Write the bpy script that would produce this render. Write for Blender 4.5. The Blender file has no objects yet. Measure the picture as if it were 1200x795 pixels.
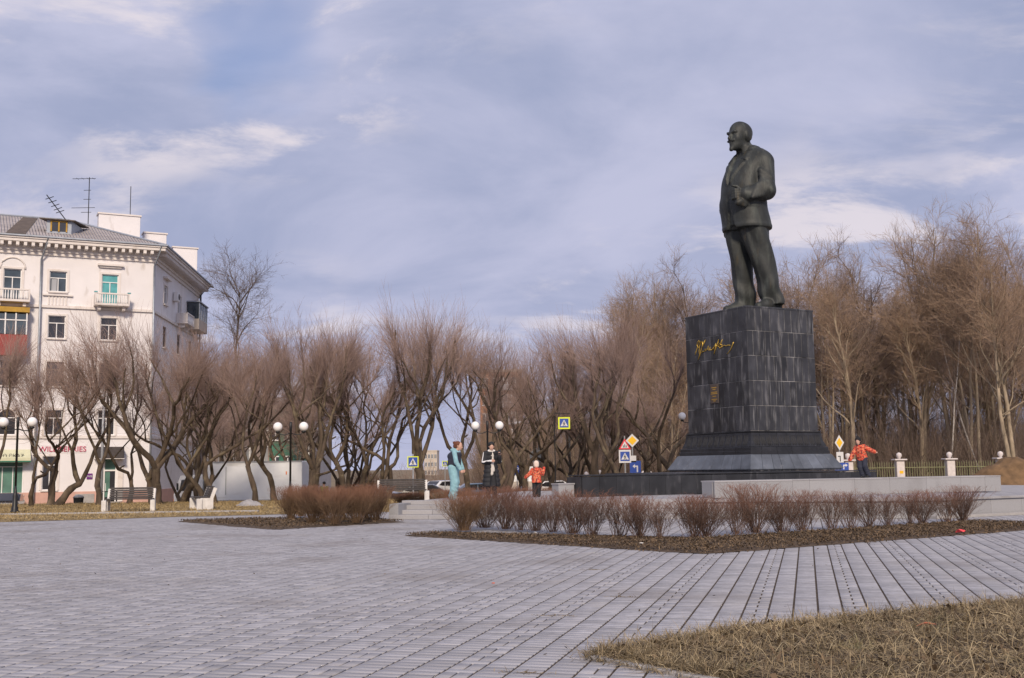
import bpy, math, random
import numpy as np
from mathutils import Matrix, Vector
random.seed(7); rng = np.random.default_rng(7)
PI = math.pi
S = bpy.context.scene
COL = S.collection

# ------------------------------------------------------------------ camera
EYE = 1.42; PITCH = math.radians(6.57); ROLL = .0135; FPX = 1310.0
FW = np.array([0, math.cos(PITCH), math.sin(PITCH)]); U0 = np.array([0, -math.sin(PITCH), math.cos(PITCH)])
RT = np.array([1., 0, 0])*math.cos(ROLL) - U0*math.sin(ROLL); UP = U0*math.cos(ROLL) + np.array([1., 0, 0])*math.sin(ROLL)
cd = bpy.data.cameras.new('camera'); cam = bpy.data.objects.new('camera', cd); COL.objects.link(cam)
cd.sensor_width = 36; cd.lens = 36*FPX/1200; cd.clip_end = 8000; cd.clip_start = .1
cam.matrix_world = Matrix([[RT[0], UP[0], -FW[0], 0], [RT[1], UP[1], -FW[1], 0], [RT[2], UP[2], -FW[2], EYE], [0, 0, 0, 1]])
S.camera = cam

# ------------------------------------------------------------------ world and sun
SUN_EL = math.radians(31); SUN_AZ = math.radians(-84)          # light comes from behind the camera
SD = Vector((math.cos(SUN_EL)*math.cos(SUN_AZ), math.cos(SUN_EL)*math.sin(SUN_AZ), math.sin(SUN_EL)))
sl = bpy.data.lights.new('sun', 'SUN'); sl.energy = 3.4; sl.angle = math.radians(9); sl.color = (1, .84, .66)
so = bpy.data.objects.new('sun', sl); COL.objects.link(so); so.rotation_euler = SD.to_track_quat('Z', 'Y').to_euler()
w = bpy.data.worlds.new('World'); S.world = w; w.use_nodes = True
nt = w.node_tree; nt.nodes.clear()
def N(t, **k):
    n = nt.nodes.new(t)
    for a, b in k.items(): setattr(n, a, b)
    return n
def L(a, b): nt.links.new(a, b)
def math_(op, a, b=None, c=None):
    n = N('ShaderNodeMath', operation=op)
    for i, v in enumerate((a, b, c)):
        if v is None: continue
        if isinstance(v, (int, float)): n.inputs[i].default_value = v
        else: L(v, n.inputs[i])
    return n.outputs[0]
def mixc(fac, a, b):
    n = N('ShaderNodeMix', data_type='RGBA'); 
    for i, v in ((0, fac), (6, a), (7, b)):
        if isinstance(v, (int, float)): n.inputs[i].default_value = v
        elif isinstance(v, tuple): n.inputs[i].default_value = (*v, 1)
        else: L(v, n.inputs[i])
    return n.outputs[2]
sky = N('ShaderNodeTexSky', sky_type='NISHITA', sun_disc=False, sun_elevation=SUN_EL, sun_rotation=math.atan2(SD.x, SD.y), air_density=1.2, dust_density=1.5, ozone_density=1.5)
tc = N('ShaderNodeTexCoord'); sp = N('ShaderNodeSeparateXYZ'); L(tc.outputs['Generated'], sp.inputs[0])
zz = math_('MAXIMUM', sp.outputs[2], 0.0); zd = math_('ADD', zz, .30)
cb = N('ShaderNodeCombineXYZ'); L(math_('DIVIDE', sp.outputs[0], zd), cb.inputs[0]); L(math_('DIVIDE', sp.outputs[1], zd), cb.inputs[1])
def noise(scale, detail, rough, off, sx=1., sy=1., dist=0.):
    mp = N('ShaderNodeMapping'); L(cb.outputs[0], mp.inputs[0]); mp.inputs[1].default_value = off; mp.inputs[3].default_value = (sx, sy, 1)
    n = N('ShaderNodeTexNoise'); L(mp.outputs[0], n.inputs[0]); n.inputs['Scale'].default_value = scale
    n.inputs['Detail'].default_value = detail; n.inputs['Roughness'].default_value = rough; n.inputs['Distortion'].default_value = dist
    return n.outputs[0]
def smooth(v, lo, hi):
    n = N('ShaderNodeMapRange', interpolation_type='SMOOTHSTEP'); L(v, n.inputs[0]); n.inputs[1].default_value = lo; n.inputs[2].default_value = hi
    return n.outputs[0]
n1 = noise(1.7, 8, .56, (3.1, 1.7, 0), 1.0, 1.3, .5)      # broad soft cloud tone
n2 = noise(2.4, 10, .62, (5.6, 3.05, 0), 1.0, 1.45, .35)    # brighter tufts
n3 = noise(.95, 5, .5, (12.81, 5.25, 0), 1, 1.2, .4)        # thin places where blue shows
n4 = noise(.8, 3, .5, (5.3, 1.0, 0), 1, 1.2, .2)          # where tufts gather
SKY_STR = .1
body = mixc(smooth(n1, .33, .67), (3.5, 3.95, 5.75), (5.35, 5.5, 7.25))
hz = math_('POWER', math_('SUBTRACT', 1.0, zz), 9.0)
body = mixc(math_('MULTIPLY', hz, .5), body, (5.6, 5.6, 7.5))
tuft = mixc(math_('MULTIPLY', math_('MULTIPLY', smooth(n2, .48, .62), math_('MAXIMUM', smooth(n4, .40, .58), smooth(n3, .54, .68))), .8), body, (8.2, 7.5, 7.95))
blue = N('ShaderNodeVectorMath', operation='MULTIPLY'); L(sky.outputs[0], blue.inputs[0]); blue.inputs[1].default_value = (.80, .88, 1.15)
fin = mixc(math_('MULTIPLY', math_('MULTIPLY', smooth(n3, .70, .78), smooth(zz, .12, .3)), .55), tuft, blue.outputs[0])
bg = N('ShaderNodeBackground'); L(fin, bg.inputs[0]); bg.inputs[1].default_value = SKY_STR
wo = N('ShaderNodeOutputWorld'); L(bg.outputs[0], wo.inputs[0])
S.view_settings.view_transform = 'Standard'; S.view_settings.look = 'None'; S.view_settings.exposure = 0.0; S.view_settings.gamma = 1
S.render.engine = 'CYCLES'; S.render.resolution_x = 1024; S.render.resolution_y = 678

# ------------------------------------------------------------------ layout helpers (survey the place from where the photographer stood)
def ray(x, y): return FW*FPX + RT*(x-600) + UP*(397.5-y)
def onz(x, y, z=0.0):
    d = ray(x, y); return np.array([0, 0, EYE]) + d*((z-EYE)/d[2])
def at(x, y, Y):
    d = ray(x, y); return np.array([0, 0, EYE]) + d*(Y/d[1])
def gz(x, y):
    """height of the terrain: the street behind the park lies lower"""
    k = np.clip((y-54)/7., 0, 1); k = k*k*(3-2*k); m = np.clip((22-x)/12., 0, 1); m = m*m*(3-2*m)
    return -.95*k*m

# ------------------------------------------------------------------ materials
MATS = {}
def mat(name, col, rough=.8, var=.15, scale=6., bump=0., bscale=40., metal=0., island=0., objr=0., col2=None, stretch=None, coat=0., spec=.5, detail=5.):
    m = bpy.data.materials.new(name); m.use_nodes = True; t = m.node_tree; P = t.nodes['Principled BSDF']
    P.inputs['Roughness'].default_value = rough; P.inputs['Metallic'].default_value = metal; P.inputs['Coat Weight'].default_value = coat
    P.inputs['Specular IOR Level'].default_value = spec
    c = t.nodes.new('ShaderNodeTexCoord'); src = c.outputs['Object']
    if stretch:
        mp = t.nodes.new('ShaderNodeMapping'); mp.inputs[3].default_value = stretch; t.links.new(src, mp.inputs[0]); src = mp.outputs[0]
    n = t.nodes.new('ShaderNodeTexNoise'); n.inputs['Scale'].default_value = scale; n.inputs['Detail'].default_value = detail; t.links.new(src, n.inputs[0])
    r = t.nodes.new('ShaderNodeMapRange'); r.inputs[1].default_value = .3; r.inputs[2].default_value = .7; t.links.new(n.outputs[0], r.inputs[0])
    mx = t.nodes.new('ShaderNodeMix'); mx.data_type = 'RGBA'; t.links.new(r.outputs[0], mx.inputs[0])
    a = tuple(x*(1-var) for x in col); b = col2 if col2 else tuple(min(1, x*(1+var)) for x in col)
    mx.inputs[6].default_value = (*a, 1); mx.inputs[7].default_value = (*b, 1); out = mx.outputs[2]
    if island or objr:
        g = t.nodes.new('ShaderNodeNewGeometry').outputs['Random Per Island'] if island else t.nodes.new('ShaderNodeObjectInfo').outputs['Random']
        k = island or objr
        r2 = t.nodes.new('ShaderNodeMapRange'); r2.inputs[3].default_value = 1-k; r2.inputs[4].default_value = 1+k; t.links.new(g, r2.inputs[0])
        v = t.nodes.new('ShaderNodeVectorMath'); v.operation = 'SCALE'; t.links.new(out, v.inputs[0]); t.links.new(r2.outputs[0], v.inputs['Scale']); out = v.outputs[0]
    t.links.new(out, P.inputs['Base Color'])
    if bump:
        n2 = t.nodes.new('ShaderNodeTexNoise'); n2.inputs['Scale'].default_value = bscale; n2.inputs['Detail'].default_value = 6; t.links.new(src, n2.inputs[0])
        bp = t.nodes.new('ShaderNodeBump'); bp.inputs['Strength'].default_value = bump; bp.inputs['Distance'].default_value = .02
        t.links.new(n2.outputs[0], bp.inputs['Height']); t.links.new(bp.outputs[0], P.inputs['Normal'])
    MATS[name] = m; return m
def tint(m, kind, colour, **k):
    """layer a stain / pattern over a material made by mat()"""
    t = m.node_tree; P = t.nodes['Principled BSDF']; src = P.inputs['Base Color'].links[0].from_socket
    c = t.nodes.new('ShaderNodeTexCoord'); vec = c.outputs['Object']
    mp = t.nodes.new('ShaderNodeMapping'); mp.inputs[3].default_value = k.get('stretch', (1, 1, 1)); mp.inputs[1].default_value = k.get('off', (0, 0, 0)); mp.inputs[2].default_value = k.get('rot', (0, 0, 0))
    t.links.new(vec, mp.inputs[0])
    if kind == 'noise':
        n = t.nodes.new('ShaderNodeTexNoise'); n.inputs['Scale'].default_value = k.get('scale', 3); n.inputs['Detail'].default_value = k.get('detail', 6); o = n.outputs[0]
        t.links.new(mp.outputs[0], n.inputs[0])
    elif kind == 'wave':
        n = t.nodes.new('ShaderNodeTexWave'); n.inputs['Scale'].default_value = k.get('scale', 3); n.inputs['Distortion'].default_value = k.get('dist', 0); o = n.outputs['Fac']; n.bands_direction = k.get('dir', 'X')
        t.links.new(mp.outputs[0], n.inputs[0])
    elif kind == 'checker':
        n = t.nodes.new('ShaderNodeTexChecker'); n.inputs['Scale'].default_value = k.get('scale', 3); o = n.outputs['Fac']; t.links.new(mp.outputs[0], n.inputs[0])
    elif kind == 'height':
        n = t.nodes.new('ShaderNodeSeparateXYZ'); t.links.new(mp.outputs[0], n.inputs[0]); o = n.outputs[2]
    r = t.nodes.new('ShaderNodeMapRange'); r.interpolation_type = 'SMOOTHSTEP'; r.inputs[1].default_value = k.get('lo', .5); r.inputs[2].default_value = k.get('hi', .7); r.inputs[4].default_value = k.get('amt', 1)
    t.links.new(o, r.inputs[0])
    mx = t.nodes.new('ShaderNodeMix'); mx.data_type = 'RGBA'; t.links.new(r.outputs[0], mx.inputs[0]); t.links.new(src, mx.inputs[6]); mx.inputs[7].default_value = (*colour, 1)
    t.links.new(mx.outputs[2], P.inputs['Base Color']); return m

mat('paver', (.35, .345, .365), .85, .16, 9, .3, 60, island=.17); tint(MATS['paver'], 'noise', (.235, .215, .21), scale=.45, lo=.50, hi=.70, amt=.6); tint(MATS['paver'], 'noise', (.44, .42, .41), scale=.9, lo=.56, hi=.75, amt=.5, off=(5, 2, 0)); tint(MATS['paver'], 'noise', (.16, .14, .13), scale=3.1, lo=.64, hi=.74, amt=.45, off=(1, 8, 0))
mat('paver_single', (.35, .345, .365), .85, .16, 9, .3, 60, objr=.17); tint(MATS['paver_single'], 'noise', (.22, .19, .17), scale=6, lo=.58, hi=.75, amt=.5)
mat('joint_soil', (.055, .036, .022), .95, .4, 14, .4, 50)
mat('plaza', (.345, .34, .355), .88, .12, 3, .2, 30)
mat('earth', (.16, .12, .075), .95, .35, .6, .5, 6); tint(MATS['earth'], 'noise', (.24, .18, .095), scale=.25, lo=.4, hi=.65)
mat('asphalt', (.075, .074, .08), .9, .2, 2, .3, 60)
mat('kerb', (.36, .345, .335), .85, .15, 5, .3, 40)
mat('bed_soil', (.085, .058, .038), .95, .4, 7, .8, 18)
mat('litter', (.115, .078, .046), .9, .35, 3, island=.55)
mat('dry_grass_near', (.235, .18, .105), .85, .35, 1.3, island=.5); tint(MATS['dry_grass_near'], 'noise', (.15, .16, .06), scale=2.2, lo=.60, hi=.72, amt=.6); tint(MATS['dry_grass_near'], 'noise', (.13, .085, .05), scale=5, lo=.56, hi=.66, amt=.7, off=(3, 3, 0))
mat('dry_grass_far', (.36, .265, .125), .9, .25, .5, island=.35)
mat('lawn_base', (.27, .20, .10), .95, .35, 1.2, .6, 9); tint(MATS['lawn_base'], 'noise', (.17, .12, .065), scale=.6, lo=.52, hi=.7)
mat('bark', (.085, .062, .043), .95, .5, 5, .9, 14, stretch=(1, 1, .35)); tint(MATS['bark'], 'noise', (.19, .155, .10), scale=3.2, lo=.52, hi=.68, amt=.7)
mat('twig', (.345, .248, .213), .9, .2, 2, island=.3)
mat('bark_pale', (.31, .25, .18), .95, .35, 4, .6, 12, stretch=(1, 1, .35))
mat('brush', (.15, .108, .085), .9, .25, 1.5, island=.35)
mat('twig_tan', (.325, .228, .158), .9, .2, 1.5, island=.3)
mat('twig_grey', (.25, .185, .155), .9, .2, 1.5, island=.3)
mat('birch', (.42, .39, .36), .8, .1, 4); tint(MATS['birch'], 'noise', (.05, .045, .04), scale=7, stretch=(1, 1, 2.2), lo=.6, hi=.66)
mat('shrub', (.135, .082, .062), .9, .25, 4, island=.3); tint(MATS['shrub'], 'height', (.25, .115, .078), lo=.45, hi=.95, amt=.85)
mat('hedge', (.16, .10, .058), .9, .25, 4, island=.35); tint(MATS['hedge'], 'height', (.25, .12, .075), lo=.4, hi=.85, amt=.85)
mat('bronze', (.030, .034, .034), .6, .35, 2.5, .45, 14, metal=.25, stretch=(1, 1, .5)); tint(MATS['bronze'], 'noise', (.125, .145, .13), scale=3.2, stretch=(1.6, 1.6, .3), lo=.50, hi=.78, amt=.42); tint(MATS['bronze'], 'noise', (.07, .055, .03), scale=2, stretch=(2, 2, .3), lo=.58, hi=.75, amt=.55, off=(3, 1, 4))
GR = mat('granite_dark', (.030, .031, .037), .42, .35, 2.2, .08, 30, objr=.42)
mat('granite_plinth', (.022, .023, .027), .5, .35, 2.2, .08, 30, objr=.3); tint(MATS['granite_plinth'], 'noise', (.09, .09, .10), scale=2.2, stretch=(2.2, 2.2, .8), lo=.55, hi=.8, amt=.6); tint(GR, 'noise', (.17, .17, .18), scale=2.2, stretch=(2.2, 2.2, .55), lo=.50, hi=.78, amt=.75); tint(GR, 'noise', (.42, .42, .43), scale=3.5, stretch=(4, 4, .16), lo=.62, hi=.78, amt=.6, off=(2, 7, 1))
mat('scallop', (.018, .019, .024), .8, .3, 4); mat('granite_relief', (.017, .018, .023), .5, .35, 3, .1, 30, objr=.2); tint(MATS['granite_relief'], 'noise', (.12, .12, .13), scale=3.5, stretch=(3, 3, .4), lo=.62, hi=.8, amt=.6)
mat('granite_blue', (.10, .115, .145), .5, .25, 2.5, .1, 30, objr=.25); tint(MATS['granite_blue'], 'noise', (.24, .25, .28), scale=3, lo=.58, hi=.8, amt=.5)
mat('mortar', (.05, .05, .052), .9, .3, 2.2, col2=(.42, .415, .42))
mat('granite_light', (.30, .30, .315), .7, .12, 70, .1, 60, objr=.08, detail=2); tint(MATS['granite_light'], 'noise', (.20, .195, .20), scale=1.3, stretch=(1, 1, .4), lo=.55, hi=.8, amt=.6)
mat('granite_step', (.34, .335, .35), .75, .15, 60, .1, 60, objr=.1, detail=2); tint(MATS['granite_step'], 'noise', (.22, .20, .19), scale=1.2, lo=.52, hi=.75, amt=.7)
mat('gold', (.62, .42, .09), .35, .1, 5, metal=.7)
mat('plaque', (.10, .08, .07), .5, .2, 8, metal=.3)
mat('plaster', (.76, .735, .745), .9, .04, .8, .1, 30); tint(MATS['plaster'], 'noise', (.60, .56, .56), scale=.5, lo=.55, hi=.75, amt=.45, stretch=(1, 1, .4)); tint(MATS['plaster'], 'noise', (.45, .40, .36), scale=2.3, lo=.62, hi=.76, amt=.5, stretch=(1, 1, .3))
mat('trim', (.72, .67, .64), .9, .07, 2); tint(MATS['trim'], 'noise', (.46, .38, .31), scale=1.2, lo=.56, hi=.75, amt=.5)
mat('pink_base', (.58, .36, .30), .9, .08, 2)
mat('slate', (.44, .40, .395), .9, .2, 1.2, .2, 20); tint(MATS['slate'], 'noise', (.29, .25, .24), scale=.7, lo=.52, hi=.72, amt=.7)
mat('slate_dark', (.11, .085, .07), .9, .3, 3)
mat('zinc', (.34, .37, .42), .5, .15, 3, metal=.4)
mat('window_white', (.78, .77, .77), .6, .03, 3)
mat('window_brown', (.20, .15, .12), .7, .1, 3)
mat('glass', (.055, .075, .095), .06, .5, .7, spec=.8)
mat('glass_teal', (.10, .34, .36), .2, .25, 2)
mat('glass_dark', (.035, .035, .04), .06, .5, .7, spec=.8)
mat('curtain', (.33, .34, .36), .3, .3, 1.5, stretch=(6, 6, .4))
mat('brick', (.42, .20, .11), .9, .12, 1.5); mat('brick_pale', (.50, .44, .38), .9, .1, 1.5); mat('brick_grey', (.30, .24, .22), .9, .15, 1)
mat('net_green', (.05, .17, .12), .9, .25, 2); mat('panel_grey', (.42, .42, .46), .8, .1, 1)
mat('red_cladding', (.30, .055, .05), .8, .15, 3); mat('ochre', (.42, .25, .04), .8, .2, 3)
mat('awning', (.60, .60, .42), .8, .08, 3); mat('awning_green', (.03, .16, .10), .7, .1, 3); mat('shop_green', (.10, .21, .17), .4, .3, 1)
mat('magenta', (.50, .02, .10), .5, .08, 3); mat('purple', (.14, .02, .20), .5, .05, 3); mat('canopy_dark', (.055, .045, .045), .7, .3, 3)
mat('black_metal', (.018, .018, .020), .45, .2, 5, metal=.2); mat('pole_grey', (.36, .37, .39), .5, .1, 3, metal=.3)
gl = mat('globe', (.85, .84, .84), .3, .02, 3)
mat('bench_wood', (.055, .048, .047), .8, .3, 6, .2, 30, objr=.2); mat('bench_concrete', (.64, .62, .60), .85, .12, 6, .2, 40)
mat('truck_white', (.86, .88, .90), .5, .05, 1.5); tint(MATS['truck_white'], 'noise', (.40, .36, .31), scale=1.0, stretch=(.5, .5, 2), lo=.55, hi=.8, amt=.5)
mat('cab_white', (.78, .78, .78), .3, .03, 2, coat=.4); mat('rubber', (.02, .02, .02), .8, .2, 6); mat('chassis', (.03, .03, .032), .7, .2, 6)
mat('headlamp', (.75, .75, .72), .15, .02, 3); mat('lamp_orange', (.80, .22, .02), .3, .02, 3); mat('lamp_red', (.55, .02, .03), .25, .05, 3)
for n_, c_ in (('car_red', (.22, .02, .03)), ('car_dark', (.025, .028, .035)), ('car_blue', (.10, .17, .26)), ('car_white', (.72, .73, .75)), ('car_silver', (.40, .42, .45))): mat(n_, c_, .3, .03, 2, coat=.6)
mat('sign_blue', (.02, .065, .33), .4, .04, 3); mat('sign_white', (.62, .62, .63), .4, .03, 3); mat('sign_lime', (.66, .74, .03), .4, .04, 3); mat('sign_red', (.66, .03, .05), .4, .04, 3)
mat('sign_yellow', (.80, .47, .01), .4, .04, 3); mat('sign_black', (.01, .01, .01), .5, .04, 3); mat('sign_back', (.33, .34, .35), .5, .08, 3, metal=.3)
mat('fence_metal', (.19, .19, .095), .6, .2, 5); mat('fence_stone', (.62, .57, .56), .9, .12, 6, .2, 30); mat('dirt', (.165, .10, .05), .95, .35, 3, .9, 9)
mat('skin', (.55, .33, .25), .55, .05, 8); mat('hair_red', (.13, .042, .02), .7, .3, 30); mat('hair_black', (.012, .010, .010), .6, .3, 30)
mat('cloth_blue', (.24, .43, .49), .9, .14, 9, .3, 30); mat('cloth_black', (.014, .015, .020), .75, .35, 6, .3, 25); mat('cloth_cream', (.60, .56, .52), .9, .1, 9, .2, 30)
mat('cloth_navy', (.022, .026, .045), .85, .3, 8, .2, 30); mat('cloth_grey', (.40, .39, .43), .9, .15, 8); mat('cloth_green', (.16, .28, .04), .9, .15, 8)
mat('cloth_white', (.74, .74, .76), .8, .05, 8); mat('hat_pink', (.70, .58, .50), .95, .12, 40, .3, 60); mat('hat_black', (.012, .012, .014), .9, .3, 30)
OJ = mat('jacket_orange', (.58, .06, .032), .8, .12, 6, .3, 20); tint(OJ, 'checker', (.66, .24, .12), scale=15, rot=(.78, .5, .78), lo=.4, hi=.6, amt=.75); tint(OJ, 'noise', (.05, .02, .03), scale=19, detail=1, lo=.56, hi=.62, amt=.85)
mat('boot', (.015, .014, .014), .6, .2, 9); mat('shoe_white', (.7, .7, .7), .7, .05, 9); mat('phone', (.012, .012, .014), .2, .05, 5)
mat('rubbish_red', (.75, .06, .07), .5, .1, 20); mat('rubbish_orange', (.72, .16, .05), .5, .3, 25); mat('rubbish_white', (.75, .73, .70), .7, .1, 10); mat('lid', (.30, .30, .31), .8, .1, 5)
mat('red_leaf', (.45, .10, .05), .8, .2, 20); mat('rubble', (.33, .32, .33), .9, .2, 4, .8, 9)

# ------------------------------------------------------------------ mesh helpers
def meshdata(name, V, F, material=None, smooth=False):
    V = np.asarray(V, dtype=np.float32); me = bpy.data.meshes.new(name)
    if isinstance(F, np.ndarray):
        k = F.shape[1]; me.vertices.add(len(V)); me.vertices.foreach_set('co', V.ravel())
        me.loops.add(F.size); me.loops.foreach_set('vertex_index', F.astype(np.int32).ravel())
        me.polygons.add(len(F)); me.polygons.foreach_set('loop_start', np.arange(0, F.size, k, dtype=np.int32)); me.polygons.foreach_set('loop_total', np.full(len(F), k, dtype=np.int32))
        me.update(calc_edges=True)
    else:
        me.from_pydata([tuple(map(float, v)) for v in V], [], F); me.update()
    if material: me.materials.append(MATS[material])
    if smooth: me.polygons.foreach_set('use_smooth', np.ones(len(me.polygons), dtype=bool))
    return me
def link(name, me, parent=None, loc=None, rz=None):
    o = bpy.data.objects.new(name, me); COL.objects.link(o); o.parent = parent
    if loc is not None: o.location = [float(v) for v in loc]
    if rz is not None: o.rotation_euler = (0, 0, rz)
    return o
def tag(o, label=None, cat=None, group=None, kind=None):
    if label: o['label'] = label
    if cat: o['category'] = cat
    if group: o['group'] = group
    if kind: o['kind'] = kind
    return o
def thing(name, label, cat, loc=(0, 0, 0), rz=0., group=None):
    return tag(link(name, None, None, loc, rz), label, cat, group)
class MB:
    def __init__(s): s.V = []; s.F = []
    def add(s, V, F):
        b = len(s.V); s.V += [tuple(v) for v in V]; s.F += [tuple(i+b for i in f) for f in F]; return s
    def box(s, c, h, rz=0., axes=None, bev=0.):
        """box with centre c and half sizes h; optional chamfer on all edges via inset corners"""
        c = np.array(c, float)
        if axes is None: axes = [np.array([math.cos(rz), math.sin(rz), 0]), np.array([-math.sin(rz), math.cos(rz), 0]), np.array([0, 0, 1.])]
        if bev <= 0:
            V = [c + sx*h[0]*axes[0] + sy*h[1]*axes[1] + sz*h[2]*axes[2] for sz in (-1, 1) for sy in (-1, 1) for sx in (-1, 1)]
            return s.add(V, [(0, 2, 3, 1), (4, 5, 7, 6), (0, 1, 5, 4), (2, 6, 7, 3), (0, 4, 6, 2), (1, 3, 7, 5)])
        V = []
        for sz in (-1, 1):
            for sy in (-1, 1):
                for sx in (-1, 1):
                    for k in range(3):
                        q = [h[0]-bev, h[1]-bev, h[2]-bev]; q[k] = h[k]
                        V.append(c + sx*q[0]*axes[0] + sy*q[1]*axes[1] + sz*q[2]*axes[2])
        i = lambda sx, sy, sz, k: (sz*4+sy*2+sx)*3+k
        F = [(i(0,0,0,2), i(0,1,0,2), i(1,1,0,2), i(1,0,0,2)), (i(0,0,1,2), i(1,0,1,2), i(1,1,1,2), i(0,1,1,2)),
             (i(0,0,0,1), i(1,0,0,1), i(1,0,1,1), i(0,0,1,1)), (i(0,1,0,1), i(0,1,1,1), i(1,1,1,1), i(1,1,0,1)),
             (i(0,0,0,0), i(0,0,1,0), i(0,1,1,0), i(0,1,0,0)), (i(1,0,0,0), i(1,1,0,0), i(1,1,1,0), i(1,0,1,0))]
        for a in (0, 1):
            for b in (0, 1):
                F += [(i(0,a,b,1), i(0,a,b,2), i(1,a,b,2), i(1,a,b,1)), (i(a,0,b,0), i(a,0,b,2), i(a,1,b,2), i(a,1,b,0)), (i(a,b,0,0), i(a,b,0,1), i(a,b,1,1), i(a,b,1,0))]
                for d in (0, 1): F.append((i(a,b,d,0), i(a,b,d,1), i(a,b,d,2)))
        return s.add(V, F)
    def tube(s, pts, r, n=8, cap=True):
        pts = [np.array(p, float) for p in pts]; r = [r]*len(pts) if np.isscalar(r) else r; V = []
        for i, p in enumerate(pts):
            t = pts[min(i+1, len(pts)-1)] - pts[max(i-1, 0)]; t = t/np.linalg.norm(t)
            a = np.cross(t, [0, 0, 1.] if abs(t[2]) < .9 else [1., 0, 0]); a /= np.linalg.norm(a); b = np.cross(t, a)
            V += [p + r[i]*(math.cos(2*PI*k/n)*a + math.sin(2*PI*k/n)*b) for k in range(n)]
        F = [(i*n+k, i*n+(k+1) % n, (i+1)*n+(k+1) % n, (i+1)*n+k) for i in range(len(pts)-1) for k in range(n)]
        if cap: F += [tuple(range(n))[::-1], tuple((len(pts)-1)*n+k for k in range(n))]
        return s.add(V, F)
    def lathe(s, prof, c=(0, 0, 0), n=16):
        V = [(c[0]+r*math.cos(2*PI*k/n), c[1]+r*math.sin(2*PI*k/n), c[2]+z) for r, z in prof for k in range(n)]
        F = [(i*n+k, i*n+(k+1) % n, (i+1)*n+(k+1) % n, (i+1)*n+k) for i in range(len(prof)-1) for k in range(n)]
        F += [tuple(range(n))[::-1], tuple((len(prof)-1)*n+k for k in range(n))]
        return s.add(V, F)
    def prism(s, poly, o, ax, ay, az, d):
        """extrude polygon (2-D, in ax/ay about o) by d along az"""
        o = np.array(o, float); ax, ay, az = (np.array(v, float) for v in (ax, ay, az)); n = len(poly)
        V = [o+p[0]*ax+p[1]*ay for p in poly] + [o+p[0]*ax+p[1]*ay+d*az for p in poly]
        return s.add(V, [tuple(range(n))[::-1], tuple(range(n, 2*n))] + [(i, (i+1) % n, n+(i+1) % n, n+i) for i in range(n)])
    def sheet(s, V, z=None):
        V = [tuple(v) if z is None else (v[0], v[1], z) for v in V]; return s.add(V, [tuple(range(len(V)))])
    def build(s, name, m, parent=None, smooth=False, loc=None, rz=None):
        return link(name, meshdata(name, s.V, s.F, m, smooth), parent, loc, rz)
def bx(name, m, parent, c, h, rz=0., axes=None, bev=0.): return MB().box(c, h, rz, axes, bev).build(name, m, parent)
def rib_tubes(P, R, n=3, cap=False):
    """P (T,S,3) polylines, R (T,S) radii -> verts, quads, vectorised"""
    P = np.asarray(P, float); T, Sg, _ = P.shape
    d = np.empty_like(P); d[:, 1:-1] = P[:, 2:]-P[:, :-2]; d[:, 0] = P[:, 1]-P[:, 0]; d[:, -1] = P[:, -1]-P[:, -2]
    d /= np.linalg.norm(d, axis=2, keepdims=True)+1e-9
    ref = np.where(np.abs(d[:, :1, 2:3]) < .85, np.array([0, 0, 1.]), np.array([1., 0, 0])); ref = np.broadcast_to(ref, d.shape)
    a = np.cross(d, ref); a /= np.linalg.norm(a, axis=2, keepdims=True)+1e-9; b = np.cross(d, a)
    an = np.arange(n)*2*PI/n
    V = P[:, :, None] + R[:, :, None, None]*(np.cos(an)[None, None, :, None]*a[:, :, None] + np.sin(an)[None, None, :, None]*b[:, :, None])
    i = np.arange(T)[:, None, None]*Sg*n + np.arange(Sg-1)[None, :, None]*n; k = np.arange(n)[None, None]
    F = np.stack([i+k, i+(k+1) % n, i+n+(k+1) % n, i+n+k], -1).reshape(-1, 4)
    return V.reshape(-1, 3), F
def cat(parts):
    V = []; F = []; b = 0
    for v, f in parts: V.append(v); F.append(f+b); b += len(v)
    return np.concatenate(V), np.concatenate(F)
def text_mesh(s, size, depth=.004):
    c = bpy.data.curves.new('lettering', 'FONT'); c.body = s; c.size = size; c.extrude = depth; c.align_x = 'CENTER'; c.align_y = 'CENTER'
    o = bpy.data.objects.new('lettering', c); COL.objects.link(o); dg = bpy.context.evaluated_depsgraph_get(); dg.update()
    me = bpy.data.meshes.new_from_object(o.evaluated_get(dg)); bpy.data.objects.remove(o); return me
def copy_tree(o, parent=None):
    c = o.copy(); COL.objects.link(c); c.parent = parent
    for ch in list(o.children): copy_tree(ch, c)
    return c

# ------------------------------------------------------------------ the plan of the square
PA = math.radians(75.4); V1 = np.array([math.cos(PA), math.sin(PA)]); V2 = np.array([V1[1], -V1[0]])       # paving grid
MA = math.radians(29.); E2 = np.array([math.cos(MA), math.sin(MA)]); E1 = np.array([-E2[1], E2[0]])        # monument grid
def inside(p, poly):
    x, y = p[:, 0], p[:, 1]; r = np.zeros(len(p), bool); n = len(poly)
    for i in range(n):
        (x1, y1), (x2, y2) = poly[i], poly[(i+1) % n]
        c = ((y1 > y) != (y2 > y)); xi = (x2-x1)*(y-y1)/((y2-y1) if y2 != y1 else 1e-9)+x1; r ^= c & (x < xi)
    return r
px = lambda x, y: onz(x, y)[:2]
TA = px(455, 609); TB = np.array([10.46, 28.67]); TB = TA + V2*((TB-TA)@V2)
TC = TB + E2*16; TD = TC + E1*22; TE = TA + V1*16
TERR = [TA, TB, TC, TD, TE]; TZ = .5
b0, b1, b2 = px(474, 628), px(826, 649.5), px(1200, 621.5); b2 = b1+(b2-b1)*1.25
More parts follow.
